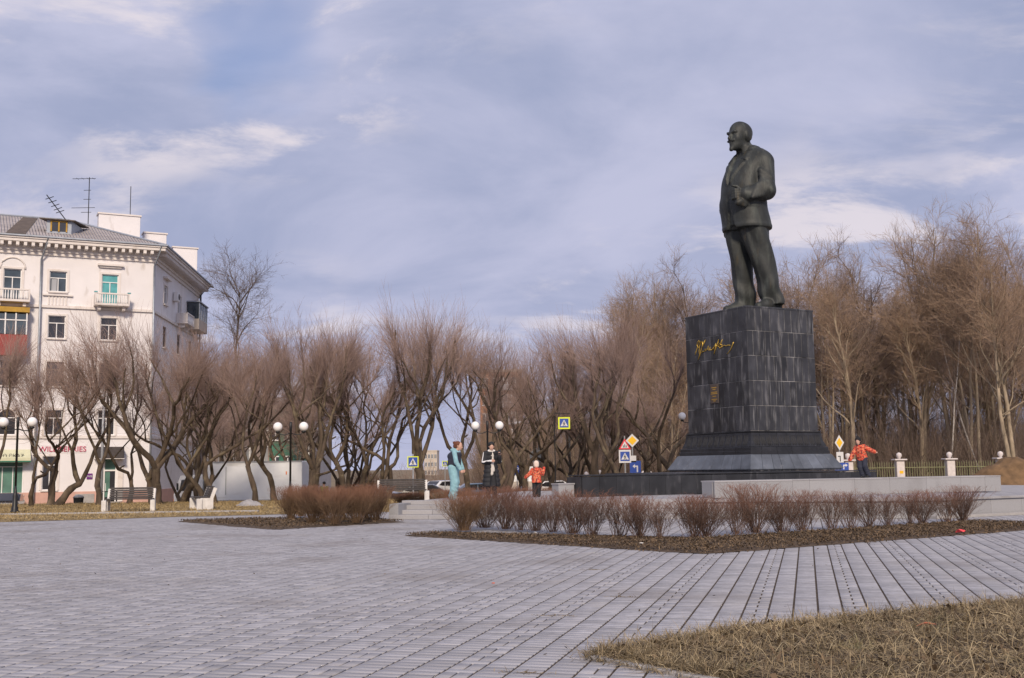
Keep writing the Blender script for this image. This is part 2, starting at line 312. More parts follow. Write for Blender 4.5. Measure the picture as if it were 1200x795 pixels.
def strip(a, b, c, wd):
    """V-shaped bed: outer edge a-b-c, wd wide towards the monument"""
    n1 = np.array([-(b-a)[1], (b-a)[0]]); n1 /= np.linalg.norm(n1); n2 = np.array([-(c-b)[1], (c-b)[0]]); n2 /= np.linalg.norm(n2)
    m = n1+n2; m = m/(m@n1)
    return [a, b, c, c+n2*wd, b+m*wd, a+n1*wd*.3]
BED1 = strip(b0, b1, b2, 2.5)
c0, c1, c2 = px(208, 611.5), px(322, 621), px(474, 612); BED2 = [c0, c1, c2, c2+np.array([-1.2, 1.6]), c0+np.array([2., 1.0])]
g0, g1 = px(706, 770), px(1200, 709); GRN = [g0, px(905, 738), g1, g1+np.array([5, 2.5]), np.array([9, 5.]), np.array([2.2, 6.]), px(850, 796)]
LAWN = [px(-60, 614), px(205, 606), px(322, 603.2), px(460, 600), np.array([-4.5, 54.6]), np.array([-60, 54.6]), np.array([-60, 30])]

# ------------------------------------------------------------------ ground, road, pavement
gx = np.array([-3000, -600, -200, -100, -60, -40] + list(np.arange(-30, 31, 2)) + [40, 60, 100, 200, 600, 3000.]); gy = np.array([-60, 0, 20, 40] + list(np.arange(50, 68, 1)) + [75, 90, 120, 200, 500, 1500, 4000.])
GX, GY = np.meshgrid(gx, gy, indexing='ij'); V = np.stack([GX, GY, gz(GX, GY)-.07], -1).reshape(-1, 3); ny = len(gy)
i = (np.arange(len(gx)-1)[:, None]*ny+np.arange(ny-1)[None]).ravel(); F = np.stack([i, i+ny, i+ny+1, i+1], -1)
tag(link('ground', meshdata('ground', V, F, 'earth', True)), 'bare brown earth and dead grass under the trees', 'ground', kind='structure')
m = MB(); rx = [-200, -60, -30, -10, 0, 8]
for a, b in zip(rx[:-1], rx[1:]): m.sheet([(a, 61.5+a*.05, -.97), (b, 61.5+b*.05, -.97), (b, 73+b*.25, -.97), (a, 73+a*.25, -.97)])
tag(m.build('road', 'asphalt'), 'grey asphalt street beyond the row of trees', 'road', kind='structure')
PAVE = [(-40, 2), (30, 2), (40, 40), (20, 52), (-4, 52), (-9, 40), (-40, 36)]
pav = MB().sheet(PAVE, -.0075).build('pavement', 'joint_soil'); tag(pav, 'plaza paved with grey concrete bricks', 'pavement', kind='structure')
# bricks
B = .2355; u_off = -.659; gj, gc = .022, .0022
def brick_mesh(lu, lw, h=.008, ch=.001):
    a, b = lu/2, lw/2
    V = [(-a, -b, -h), (a, -b, -h), (a, b, -h), (-a, b, -h), (-a, -b, -ch), (a, -b, -ch), (a, b, -ch), (-a, b, -ch), (-a+ch, -b+ch, 0), (a-ch, -b+ch, 0), (a-ch, b-ch, 0), (-a+ch, b-ch, 0)]
    F = [(8, 9, 10, 11)]+[(q*4+k, q*4+(k+1) % 4, q*4+4+(k+1) % 4, q*4+4+k) for q in (0, 1) for k in range(4)]
    return np.array(V), np.array(F)
iu = np.arange(int(-26/B), int(26/B)); rows = []
for c in iu:
    u = u_off+c*B; ph = (c*7919 % 13)*.004
    if c % 4 == 0:
        n_ = np.arange(0, int(42/(1.5*B))); w0 = n_*1.5*B+ph
        rows.append(np.stack([np.full(len(n_), u+B*.25), w0+B*.5, np.full(len(n_), 1)], -1)); rows.append(np.stack([np.full(len(n_), u+B*.75), w0+B*.5, np.full(len(n_), 1)], -1))
        rows.append(np.stack([np.full(len(n_), u+B*.5), w0+B*1.25, np.full(len(n_), 0)], -1))
    else:
        n_ = np.arange(0, int(42/(.5*B))); rows.append(np.stack([np.full(len(n_), u+B*.5), n_*.5*B+B*.25+ph, np.full(len(n_), 0)], -1))
rows = np.concatenate(rows); XY = rows[:, :1]*V2+rows[:, 1:2]*V1; kind = rows[:, 2].astype(int)
keep = (XY[:, 1] > 6.6) & (XY[:, 1] < 34) & (np.abs(XY[:, 0]) < XY[:, 1]*.5+1.2)
for poly in (BED1, BED2, GRN, TERR, LAWN): keep &= ~inside(XY, poly)
XY = XY[keep]; kind = kind[keep]
near = np.argsort((XY**2).sum(1)+1e6*(np.abs(XY[:, 0]) > XY[:, 1]*.47)+1e6*(XY[:, 1] < 7.5))[:300]; isn = np.zeros(len(XY), bool); isn[near] = True
bmesh_ = [brick_mesh(B-gj, B/2-gc), brick_mesh(B/2-gj*.8, B-gc)]
bm_data = [meshdata('brick', v, f, 'paver_single') for v, f in bmesh_]
rzb = math.atan2(V2[1], V2[0])
for q in near:
    o = link('brick', bm_data[kind[q]], pav, (XY[q, 0], XY[q, 1], rng.normal(0, .0006)), rzb+rng.normal(0, .004)); o.rotation_euler[0] = rng.normal(0, .002)
parts = []
for kd in (0, 1):
    q = np.where((kind == kd) & ~isn)[0]; v, f = bmesh_[kd]; n = len(q)
    an = rzb+rng.normal(0, .004, n); ca, sa = np.cos(an)[:, None], np.sin(an)[:, None]
    X = v[None, :, 0]*ca-v[None, :, 1]*sa+XY[q, 0:1]; Y = v[None, :, 0]*sa+v[None, :, 1]*ca+XY[q, 1:2]
    Z = v[None, :, 2]+rng.normal(0, .0006, (n, 1))+v[None, :, 1]*rng.normal(0, .003, (n, 1))
    parts.append((np.stack([X, Y, Z], -1).reshape(-1, 3), (f[None]+np.arange(n)[:, None, None]*len(v)).reshape(-1, 4)))
v, f = cat(parts); tag(link('brick_field', meshdata('brick_field', v, f, 'paver'), pav), kind='stuff')
fp = MB(); fp.sheet([(-40, 34.0), (-9, 38), (-4.2, 52), (22, 52), (40, 40), (40, 34.0)], -.0035); tag(fp.build('far_paving', 'plaza', pav), kind='stuff')

# beds, lawn and their dead leaves and grass
def ragged(poly, step=.28, amp=.06):
    out = []; P = [np.array(p, float) for p in poly]
    for a, b in zip(P, P[1:]+P[:1]):
        k = max(1, min(90, int(np.linalg.norm(b-a)/step))); nn = np.array([(b-a)[1], -(b-a)[0]])/(np.linalg.norm(b-a)+1e-9)
        for q in range(k): out.append(a+(b-a)*q/k+nn*(abs(rng.normal(0, amp)) if q else 0))
    return out
def bed(name, poly, label, zc, m):
    P = [np.array(p) for p in ragged(poly)]; c = sum(P)/len(P); mb = MB(); n = len(P)
    ring = [(*p, .004) for p in P]; inn = [(*(p+(c-p)*min(.3, .35/np.linalg.norm(c-p))), zc) for p in P]
    mb.add(ring+inn, [(k, (k+1) % n, n+(k+1) % n, n+k) for k in range(n)]+[tuple(range(n, 2*n))])
    o = mb.build(name, m); tag(o, label, 'planting bed', kind='structure'); return o
bed('planting_bed', BED1, 'brown planting bed with dead leaves below the monument', .045, 'bed_soil')
bed('planting_bed', BED2, 'brown planting bed under the dense low hedge', .045, 'bed_soil')
def scatter(poly, n, pad=0.):
    P = np.array(poly); lo, hi = P.min(0)-pad, P.max(0)+pad; out = []
    while sum(map(len, out)) < n:
        q = rng.uniform(lo, hi, (n*2, 2)); out.append(q[inside(q, poly)])
    return np.concatenate(out)[:n]
def flakes(pts, z, size, tilt=.6):
    n = len(pts); a = rng.uniform(0, 2*PI, n); s = size*rng.uniform(.5, 1.4, n); t = rng.normal(0, tilt, n); t2 = rng.normal(0, tilt, n)
    u = np.stack([np.cos(a), np.sin(a), np.tan(np.clip(t, -1, 1))], -1)*s[:, None]; v = np.stack([-np.sin(a), np.cos(a), np.tan(np.clip(t2, -1, 1))], -1)*s[:, None]*.6
    c = np.concatenate([pts, z+rng.uniform(0, .03, (n, 1))], 1)
    V = np.stack([c-u, c-v*.9, c+u, c+v*.9], 1).reshape(-1, 3); V[:, 2] = np.maximum(V[:, 2], .003)
    return V, np.arange(n*4).reshape(-1, 4)
v, f = cat([flakes(scatter(BED1, 34000), .045, .019, .45), flakes(scatter(ragged(BED1, .28, .14), 9000), .006, .020), flakes(scatter(GRN, 2600), .05, .03), flakes(scatter([(-9, 8), (9, 8), (12, 24), (-14, 30)], 420), .002, .017, .3), flakes(scatter(BED2, 9000), .045, .021, .45)])
o = link('dead_leaves', meshdata('dead_leaves', v, f, 'litter')); tag(o, 'dead brown leaves lying on the planting beds', 'leaves', kind='stuff')
def blades(pts, base, length, width, flat, clump=0.):
    n = len(pts); a = rng.uniform(0, 2*PI, n)+ (np.sin(pts[:, 0]*2.1)+np.cos(pts[:, 1]*1.7))*clump
    el = np.clip(rng.normal(flat, .35, n), .03, 1.4); Ls = length*rng.uniform(.5, 1.35, n)
    d = np.stack([np.cos(a)*np.cos(el), np.sin(a)*np.cos(el), np.sin(el)], -1); side = np.stack([-np.sin(a), np.cos(a), np.zeros(n)], -1)*(width*rng.uniform(.6, 1.4, n))[:, None]
    side[:, 2] = rng.normal(0, width*.5, n)
    p0 = np.concatenate([pts, base[:, None]], 1); p1 = p0+d*(Ls*.55)[:, None]; d2 = d.copy(); d2[:, 2] -= rng.uniform(.1, .8, n); p2 = p1+d2*(Ls*.45)[:, None]
    p2[:, 2] = np.maximum(p2[:, 2], base+.005)
    V = np.stack([p0-side, p0+side, p1+side*.8, p1-side*.8, p2+side*.2, p2-side*.2], 1).reshape(-1, 3); b = np.arange(n)[:, None]*6
    return V, np.concatenate([b+np.array([0, 1, 2, 3]), b+np.array([3, 2, 4, 5])])
gp = [np.array(p) for p in GRN]
pts = scatter(GRN, 62000); mound = lambda p: .02+.05*(.5+.5*np.sin(p[:, 0]*3.1+p[:, 1]*2.3)*np.cos(p[:, 1]*4.1-p[:, 0]))
edge_pts = []
for a, b in ((gp[0], gp[1]), (gp[1], gp[2]), (gp[-1], gp[0])):
    t = rng.uniform(0, 1, 3600)[:, None]; t = t+.03*np.sin(t*60); edge_pts.append(a+(b-a)*t+rng.normal(0, 1, (3600, 2))*(.03+.07*np.abs(np.sin(t*37))))
edge_pts = np.concatenate(edge_pts)
v, f = cat([blades(pts, mound(pts), .15, .0022, .28, 1.2), blades(edge_pts, np.full(len(edge_pts), .005), .16, .002, .45, 1.), blades(scatter(GRN, 5500), np.full(5500, .03), .24, .0018, .85)])
o = link('dry_grass', meshdata('dry_grass', v, f, 'dry_grass_near')); tag(o, 'matted dry grass in the corner patch nearest the viewer', 'grass', kind='stuff')
GRAG = ragged(GRN, .18, .05)
tag(MB().sheet(GRAG, .006).build('grass_patch', 'bed_soil'), 'soil of the dry grass patch nearest the viewer', 'ground', kind='structure')
v, f = cat([blades(scatter(GRN, 6500), np.full(6500, .045), .19, .0022, .35, 1.), blades(edge_pts[::5], np.full(len(edge_pts[::5]), .01), .15, .002, .5)])
mat('straw', (.40, .325, .20), .85, .2, 2, island=.35)
o = link('straw', meshdata('straw', v, f, 'straw')); tag(o, 'pale bleached straws tangled in the nearest grass patch', 'grass', kind='stuff')
# kerb stones at the corner of the near patch
ka, kb = px(697, 771), px(845, 800); kd = (kb-ka)/np.linalg.norm(kb-ka); kl = np.linalg.norm(kb-ka)/3
kr = thing('kerb', 'low grey kerb stones edging the nearest grass patch', 'kerb', (*ka, 0))
for q in range(4):
    c = kd*(kl*(q+.5))-np.array([kd[1], -kd[0]])*-.03
    bx('kerb_stone', 'kerb', kr, (c[0], c[1], 0.0), (kl/2-.006, .04, .028), math.atan2(kd[1], kd[0])+rng.normal(0, .01), bev=.008)
tag(MB().sheet(ragged(LAWN, .6, .12), .004).build('lawn', 'lawn_base'), 'strip of yellow dead lawn under the pollarded trees', 'lawn', kind='structure')
pts = scatter([LAWN[0], LAWN[1], LAWN[2], LAWN[3], np.array([-5, 54.]), np.array([-34, 54.]), np.array([-34, 34.])], 60000)
v, f = blades(pts, np.full(len(pts), .004), .13, .006, .45, 1.)
o = link('lawn_grass', meshdata('lawn_grass', v, f, 'dry_grass_far')); tag(o, 'short dead grass blades covering the far lawn', 'grass', kind='stuff')
k1, k2 = px(-30, 604.5), px(335, 599.5); kd = (k2-k1); kl = np.linalg.norm(kd); kd /= kl
kr = thing('path_kerb', 'long pale kerb line in front of the benches', 'kerb', (*k1, 0))
for q in range(int(kl)): c = kd*(q+.5); bx('kerb_stone', 'kerb', kr, (c[0], c[1], .03), (.49, .11, .03), math.atan2(kd[1], kd[0]), bev=.01)
# litter on the plaza
for x, y, mt, lb, sz in [(1126, 624.5, 'rubbish_red', 'crumpled bright red wrapper on the planting bed edge', .13), (1085, 737, 'rubbish_orange', 'orange wrapper lying on the near dry grass', .085), (627, 625, 'rubbish_white', 'small white scrap on the planting bed', .05), (752, 638, 'rubbish_white', 'crushed white paper on the planting bed corner', .06), (578, 684, 'red_leaf', 'small red leaf lying on the open paving', .03)]:
    p = onz(x, y, .05 if mt != 'red_leaf' else .005); mb = MB(); n = 9
    V = [(sz*math.cos(q*2*PI/n)*random.uniform(.5, 1.2), sz*.6*math.sin(q*2*PI/n)*random.uniform(.5, 1.2), random.uniform(0, sz*.5)) for q in range(n)]+[(0, 0, sz*.55)]
    mb.add(V, [(q, (q+1) % n, n) for q in range(n)]); o = mb.build('leaf' if mt == 'red_leaf' else 'litter_scrap', mt, None, False, (*p[:2], .06 if 'grass' in lb else (.05 if 'bed' in lb else .003))); tag(o, lb, 'leaf' if mt == 'red_leaf' else 'litter')
# dry stalks and grass tufts growing from the paving joints
tp = np.concatenate([np.array([px(x, y)])+rng.normal(0, 1, (60, 2))*np.array([.11, .015])@np.array([V2, V1]) for x, y in ((733, 700), (695, 668), (612, 789), (650, 722))])
v, f = blades(tp, np.full(len(tp), .001), .06, .002, .08, 0)
o = link('joint_grass', meshdata('joint_grass', v, f, 'dry_grass_near')); tag(o, 'wisps of dead grass caught in paving joints', 'grass', kind='stuff')

# ------------------------------------------------------------------ terrace with steps
ter = MB(); P = [np.array(p) for p in TERR]; n = len(P)
core = [TA+V1*1.45+V2*.35, TB+V1*.32, TC+np.array([-.3, .3]), TD, TE+V2*.3]
ter.add([(*p, -.05) for p in core]+[(*p, TZ-.03) for p in core], [tuple(range(n, 2*n))]+[(k, (k+1) % n, n+(k+1) % n, n+k) for k in range(n)])
terr = ter.build('terrace', 'plaza'); tag(terr, 'raised granite terrace with front steps under the monument', 'terrace')
rzv = math.atan2(V2[1], V2[0]); AB = (TB-TA)@V2; SL = 8.4                    # steps along the first 8.4 m, panelled wall after them
for k in range(4):
    dpt = .36*k
    nb = 7
    for q in range(nb):
        l = (SL-.02)/nb; c = TA+V2*(.01+l*(q+.5))+V1*(dpt+.19)
        bx('step', 'granite_step', terr, (c[0], c[1], TZ/4*(k+.5)), (l/2-.004, .2, TZ/8), rzv, bev=.008)
for q in range(5):
    l = (AB-SL)/5; c = TA+V2*(SL+l*(q+.5))+V1*.16; bx('wall_panel', 'granite_light', terr, (c[0], c[1], .22), (l/2-.004, .14, .22), rzv, bev=.006)
    c = c-V1*.02; bx('coping', 'granite_step', terr, (c[0], c[1], .47), (l/2-.003, .18, .032), rzv, bev=.006)
for q in range(13):
    l = 16/13; c = TB+E2*(l*(q+.5))+E1*.16; bx('wall_panel', 'granite_light', terr, (c[0], c[1], .22), (l/2-.004, .14, .22), MA, bev=.006)
    c = c-E1*.02; bx('coping', 'granite_step', terr, (c[0], c[1], .47), (l/2-.003, .18, .032), MA, bev=.006)
    c = TB+E2*(l*(q+.5))-E1*.17; bx('base_kerb', 'kerb', terr, (c[0], c[1], .035), (l/2-.004, .13, .035), MA, bev=.006)
for q in range(10):
    c = TA+V1*(.8+1.6*q)+V2*.16; bx('wall_panel', 'granite_light', terr, (c[0], c[1], .22), (.14, .79, .22), rzv, bev=.006)
# terrace floor slabs
sl_ = []
for a in range(0, 30):
    for b in range(0, 7):
        c = TA+V2*(.35+.5+a*.62)+V1*(1.75+b*.62)
        sl_.append(c)
sl_ = np.array(sl_); sl_ = sl_[inside(sl_, core)]; slab_me = meshdata('floor_slab', *brick_mesh(.61, .61, .03, .006), 'granite_step')
for c in sl_: link('floor_slab', slab_me, terr, (c[0], c[1], TZ+rng.normal(0, .001)), rzv)

# ------------------------------------------------------------------ monument: light walls, dark plinth, slab-clad pedestal
WTOP = .982; q0 = onz(837, 563.8, WTOP); WL0 = q0[:2]; wa = math.radians(21.5); WD = np.array([math.cos(wa), math.sin(wa)]); WN = np.array([-WD[1], WD[0]])
lw = thing('parapet_wall', 'long low light grey granite wall the child stands on', 'wall', (*WL0, TZ))
WLEN = 10.3; wh = WTOP-TZ
c = WD*WLEN/2+WN*.36; bx('core', 'mortar', lw, (c[0], c[1], wh/2-.02), (WLEN/2-.03, .3, wh/2-.02), wa)
sz_ = [1.1, 1.35, .55, 1.5, 1.2, 1.3, 1.25, .9, .6]; sc_ = WLEN/sum(sz_); t = 0
for s_ in sz_:
    l = s_*sc_; c = WD*(t+l/2)+WN*.03; bx('wall_panel', 'granite_light', lw, (c[0], c[1], wh/2-.02), (l/2-.003, .03, wh/2-.022), wa, bev=.004)
    c = WD*(t+l/2)+WN*.36; bx('coping', 'granite_step', lw, (c[0], c[1], wh-.021), (l/2-.003, .37, .02), wa, bev=.005); t += l
for s_ in (.02, WLEN-.02): c = WD*s_+WN*.38; bx('end_panel', 'granite_light', lw, (c[0], c[1], wh/2-.02), (.025, .28, wh/2-.022), wa, bev=.003)
# dark plinth
PZ = 1.17; q0 = onz(668, 557.2, PZ)[:2]+E2*.42
PLW = 12.5; pl = thing('dark_plinth', 'wide low black granite plinth under the statue pedestal', 'plinth', (*q0, TZ)); ph = PZ-TZ
c = E2*PLW/2+E1*.4; bx('core', 'mortar', pl, (c[0], c[1], ph/2-.03), (PLW/2-.03, .37, ph/2-.03), MA)
c = E2*8.2+E1*3.5; bx('core', 'mortar', pl, (c[0], c[1], ph/2-.035), (3.2, 2.7, ph/2-.035), MA)
n = 20
for q in range(n):
    l = PLW/n; c = E2*(l*(q+.5)); bx('slab', 'granite_plinth', pl, (c[0], c[1], ph/2-.03), (l/2-.004, .03, ph/2-.033), MA+rng.normal(0, .0015), bev=.004)
    c = E2*(l*(q+.5))+E1*.4; bx('top_slab', 'granite_plinth', pl, (c[0], c[1], ph-.02), (l/2-.003, .43, .02), MA, bev=.004)
for s_ in (0, PLW): c = E2*s_+E1*.42; bx('slab', 'granite_plinth', pl, (c[0], c[1], ph/2-.03), (.03, .38, ph/2-.033), MA, bev=.004)
for q in range(8):
    l = 5.4/8
    for s_ in (4.98, 11.42): c = E2*s_+E1*(.8+l*(q+.5)); bx('slab', 'granite_plinth', pl, (c[0], c[1], ph/2-.03), (.03, l/2-.004, ph/2-.033), MA, bev=.004)
    for r in range(8):
        lr = 6.4/8; c = E2*(5.0+lr*(r+.5))+E1*(.84+l*(q+.5)); bx('top_slab', 'granite_plinth', pl, (c[0], c[1], ph-.024), (lr/2-.003, l/2-.003, .02), MA, bev=.004)
sw = q0-E2*.62+E1*.35; o = thing('end_block', 'small light granite block at the left end of the black plinth', 'wall', (*sw, TZ))
bx('block', 'granite_light', o, (.28*E2[0]+.2*E1[0], .28*E2[1]+.2*E1[1], .19), (.28, .2, .19), MA, bev=.006); bx('coping', 'granite_step', o, (.28*E2[0]+.2*E1[0], .28*E2[1]+.2*E1[1], .405), (.30, .22, .022), MA, bev=.005)
# pedestal: near top corner seen at (874, 358)
YC = 41.6; corner = at(874.3, 358, YC); PT = corner[2]; PW1 = 3.72; PW2 = 3.36
ped = thing('pedestal', 'tall square black granite pedestal with gold signature', 'pedestal', (corner[0], corner[1], PZ))
H0 = PT-PZ; hs = .62; hf = .88; rows_n = 5; zb = hs+hf; rh = (H0-zb)/rows_n
c = E2*PW2/2+E1*PW1/2; ctr = c
bx('core', 'mortar', ped, (c[0], c[1], (H0-.06+hs)/2), (PW2/2-.014, PW1/2-.014, (H0-.06-hs)/2), MA)
random.seed(3)
def course(face, z0, z1, mt, n, off=0., name='slab', th=.05):
    """a course of slabs on one face; off moves it outwards"""
    o, d, nn, W = {'front': (np.zeros(2), E1, -E2, PW1), 'side': (np.zeros(2), E2, -E1, PW2), 'back': (E2*PW2, E1, E2, PW1), 'far': (E1*PW1, E2, E1, PW2)}[face]
    ws = [random.uniform(.75, 1.3) for _ in range(n)]; k = (W+2*off)/sum(ws); t = -off
    for q, w_ in enumerate(ws):
        l = w_*k; cc = o+d*(t+l/2)+nn*(off-th/2+random.uniform(-.003, .003))
        dd = d if face in ('side', 'far') else d
        bx(name, mt, ped, (cc[0], cc[1], (z0+z1)/2), (l/2-.008, th/2, (z1-z0)/2-.010), axes=[np.array([*d, 0]), np.array([*nn, 0]), np.array([0, 0, 1.])], bev=.006); t += l
for r in range(rows_n):
    z0 = zb+r*rh
    for fc in ('front', 'side', 'back', 'far'): course(fc, z0, z0+rh, 'granite_dark', [9, 10, 9, 10, 9][r])
bx('top_cap', 'granite_dark', ped, (c[0], c[1], H0-.035), (PW2/2+.012, PW1/2+.012, .035), MA, bev=.008)
bx('statue_base', 'bronze', ped, (c[0]+.05, c[1], H0+.035), (PW2*.40, PW1*.40, .035), MA, bev=.01)
def flare(prof, mt, name, n, split=True):
    """sloping or moulded slabs around the pedestal; prof = [(offset, z)...]"""
    for face in range(4):
        o, d, nn, W = [(np.zeros(2), E1, -E2, PW1), (np.zeros(2), E2, -E1, PW2), (E2*PW2, E1, E2, PW1), (E1*PW1, E2, E1, PW2)][face]
        ws = [random.uniform(.8, 1.25) for _ in range(n)]; cum = np.concatenate([[0], np.cumsum(ws)])/sum(ws)
        for q in range(n):
            mb = MB(); V = []
            for inner in (0, 1):
                for off, z in prof:
                    oo = off-.06*inner
                    for s_ in (cum[q]+(.0015 if q else 0), cum[q+1]-(.0015 if q < n-1 else 0)):
                        p = o+d*(-oo+(W+2*oo)*s_)+nn*oo; V.append((p[0], p[1], z))
            m_ = len(prof); F = []
            for k in range(m_-1):
                F.append((2*k, 2*k+1, 2*k+3, 2*k+2)); F.append((2*m_+2*k, 2*m_+2*k+2, 2*m_+2*k+3, 2*m_+2*k+1))
                F.append((2*k, 2*k+2, 2*m_+2*k+2, 2*m_+2*k)); F.append((2*k+1, 2*m_+2*k+1, 2*m_+2*k+3, 2*k+3))
            e = m_-1; F.append((0, 2*m_, 2*m_+1, 1)); F.append((2*e, 2*e+1, 2*m_+2*e+1, 2*m_+2*e))
            mb.add(V, F).build(name, mt, ped)
flare([(.20, hs+.29), (.17, hs+.38), (.12, hs+.5), (.085, hs+.66), (.07, hs+.80), (.065, hs+hf-.075)], 'granite_relief', 'relief_slab', 8)
flare([(.03, hs+hf-.07), (.06, hs+hf-.06), (.075, hs+hf-.02), (.03, hs+hf-.006)], 'granite_relief', 'moulding', 5)
flare([(.28, hs+.006), (.28, hs+.12), (.25, hs+.14), (.25, hs+.25), (.21, hs+.28)], 'granite_relief', 'moulding', 6)
flare([(.62, .07), (.62, .10), (.34, hs-.03), (.30, hs)], 'granite_blue', 'skirt_slab', 9)
flare([(.57, .004), (.57, .066)], 'granite_dark', 'base_slab', 9)
# laurel-like relief on the flared course: low shells standing on the stone
for o_, d, nn, W in ((np.zeros(2), E1, -E2, PW1), (np.zeros(2), E2, -E1, PW2)):
    n = 11
    for q in range(n):
        cc = o_+d*(W*(q+.5)/n)+nn*.10; mb = MB(); 
        for s_ in (-1, 0, 1):
            b_ = cc+d*(s_*.085); V = []
            for k, (zz_, ww, pp) in enumerate(((.33, .01, .085), (.40, .055, .065), (.52, .07, .03), (.64, .05, -.01), (.72, .008, -.025))):
                V += [(*(b_-d*ww+nn*(pp-.02)), hs+zz_), (*(b_+nn*(pp+.022)), hs+zz_), (*(b_+d*ww+nn*(pp-.02)), hs+zz_)]
            mb.add(V, [(k*3+j, k*3+j+1, k*3+j+4, k*3+j+3) for k in range(4) for j in (0, 1)])
        mb.build('relief_leaf', 'scallop', ped)
# signature, traced stroke by stroke in the plane of the front face (s along the face from its left edge, z up)
def sig(x, y):
    """photo zoom (1200x738 for 65x40 px at 805,390) -> face coordinates"""
    X, Y = 805+x*65/1200, 390+y*40/738; d = ray(X, Y); nrm = np.array([*E2]); tt = ((corner[:2]-.012*E2)@nrm)/(d[:2]@nrm); p = np.array([0, 0, EYE])+d*tt
    return (p[0]-corner[0], p[1]-corner[1], p[2]-PZ)
strokes = [[(175, 490), (190, 430), (225, 330), (270, 200), (262, 170), (225, 215), (218, 280), (250, 330), (285, 270), (320, 195), (300, 185), (275, 290), (262, 400), (270, 460)],
           [(240, 590), (275, 480), (320, 330), (360, 230), (400, 160), (385, 200), (335, 290), (310, 360)], [(345, 190), (330, 300), (300, 420), (250, 570)],
           [(320, 440), (345, 400), (375, 410), (395, 350), (410, 400), (440, 340), (460, 290), (450, 370), (480, 380), (500, 320), (490, 380), (540, 370)],
           [(540, 370), (570, 330), (560, 380), (600, 280), (625, 230), (615, 330), (585, 470), (600, 420), (640, 300), (690, 150), (670, 230), (650, 280), (690, 300)],
           [(765, 150), (730, 230), (705, 330), (740, 330), (760, 270), (700, 240), (660, 300)], [(705, 345), (770, 300), (810, 270), (850, 290), (880, 270), (935, 272)], [(1005, 205), (985, 270), (940, 370), (872, 462)]]
for st in strokes:
    MB().tube([sig(*p) for p in st], [.012+.009*abs(math.sin(i*1.3)) for i in range(len(st))], 6).build('signature_stroke', 'gold', ped, True)
# plaque
pa, pb = sig((832.3-805)*1200/65, (451-390)*738/40), sig((842.5-805)*1200/65, (472.5-390)*738/40); cz = (pa[2]+pb[2])/2; cxy = (np.array(pa[:2])+np.array(pb[:2]))/2; hw = np.linalg.norm(np.array(pa[:2])-np.array(pb[:2]))/2
pq = bx('plaque', 'plaque', ped, (cxy[0], cxy[1], cz), (hw, .02, abs(pa[2]-pb[2])/2), axes=[np.array([*E1, 0]), np.array([*(-E2), 0]), np.array([0, 0, 1.])], bev=.006)
for zz_, ww in ((.24, .6), (.17, .35), (.06, .75), (.0, .8), (-.1, .4), (-.22, .7), (-.28, .3)):
    bx('plaque_line', 'ochre', pq, (cxy[0]-E2[0]*.022, cxy[1]-E2[1]*.022, cz+zz_), (hw*ww, .004, .014), axes=[np.array([*E1, 0]), np.array([*(-E2), 0]), np.array([0, 0, 1.])])

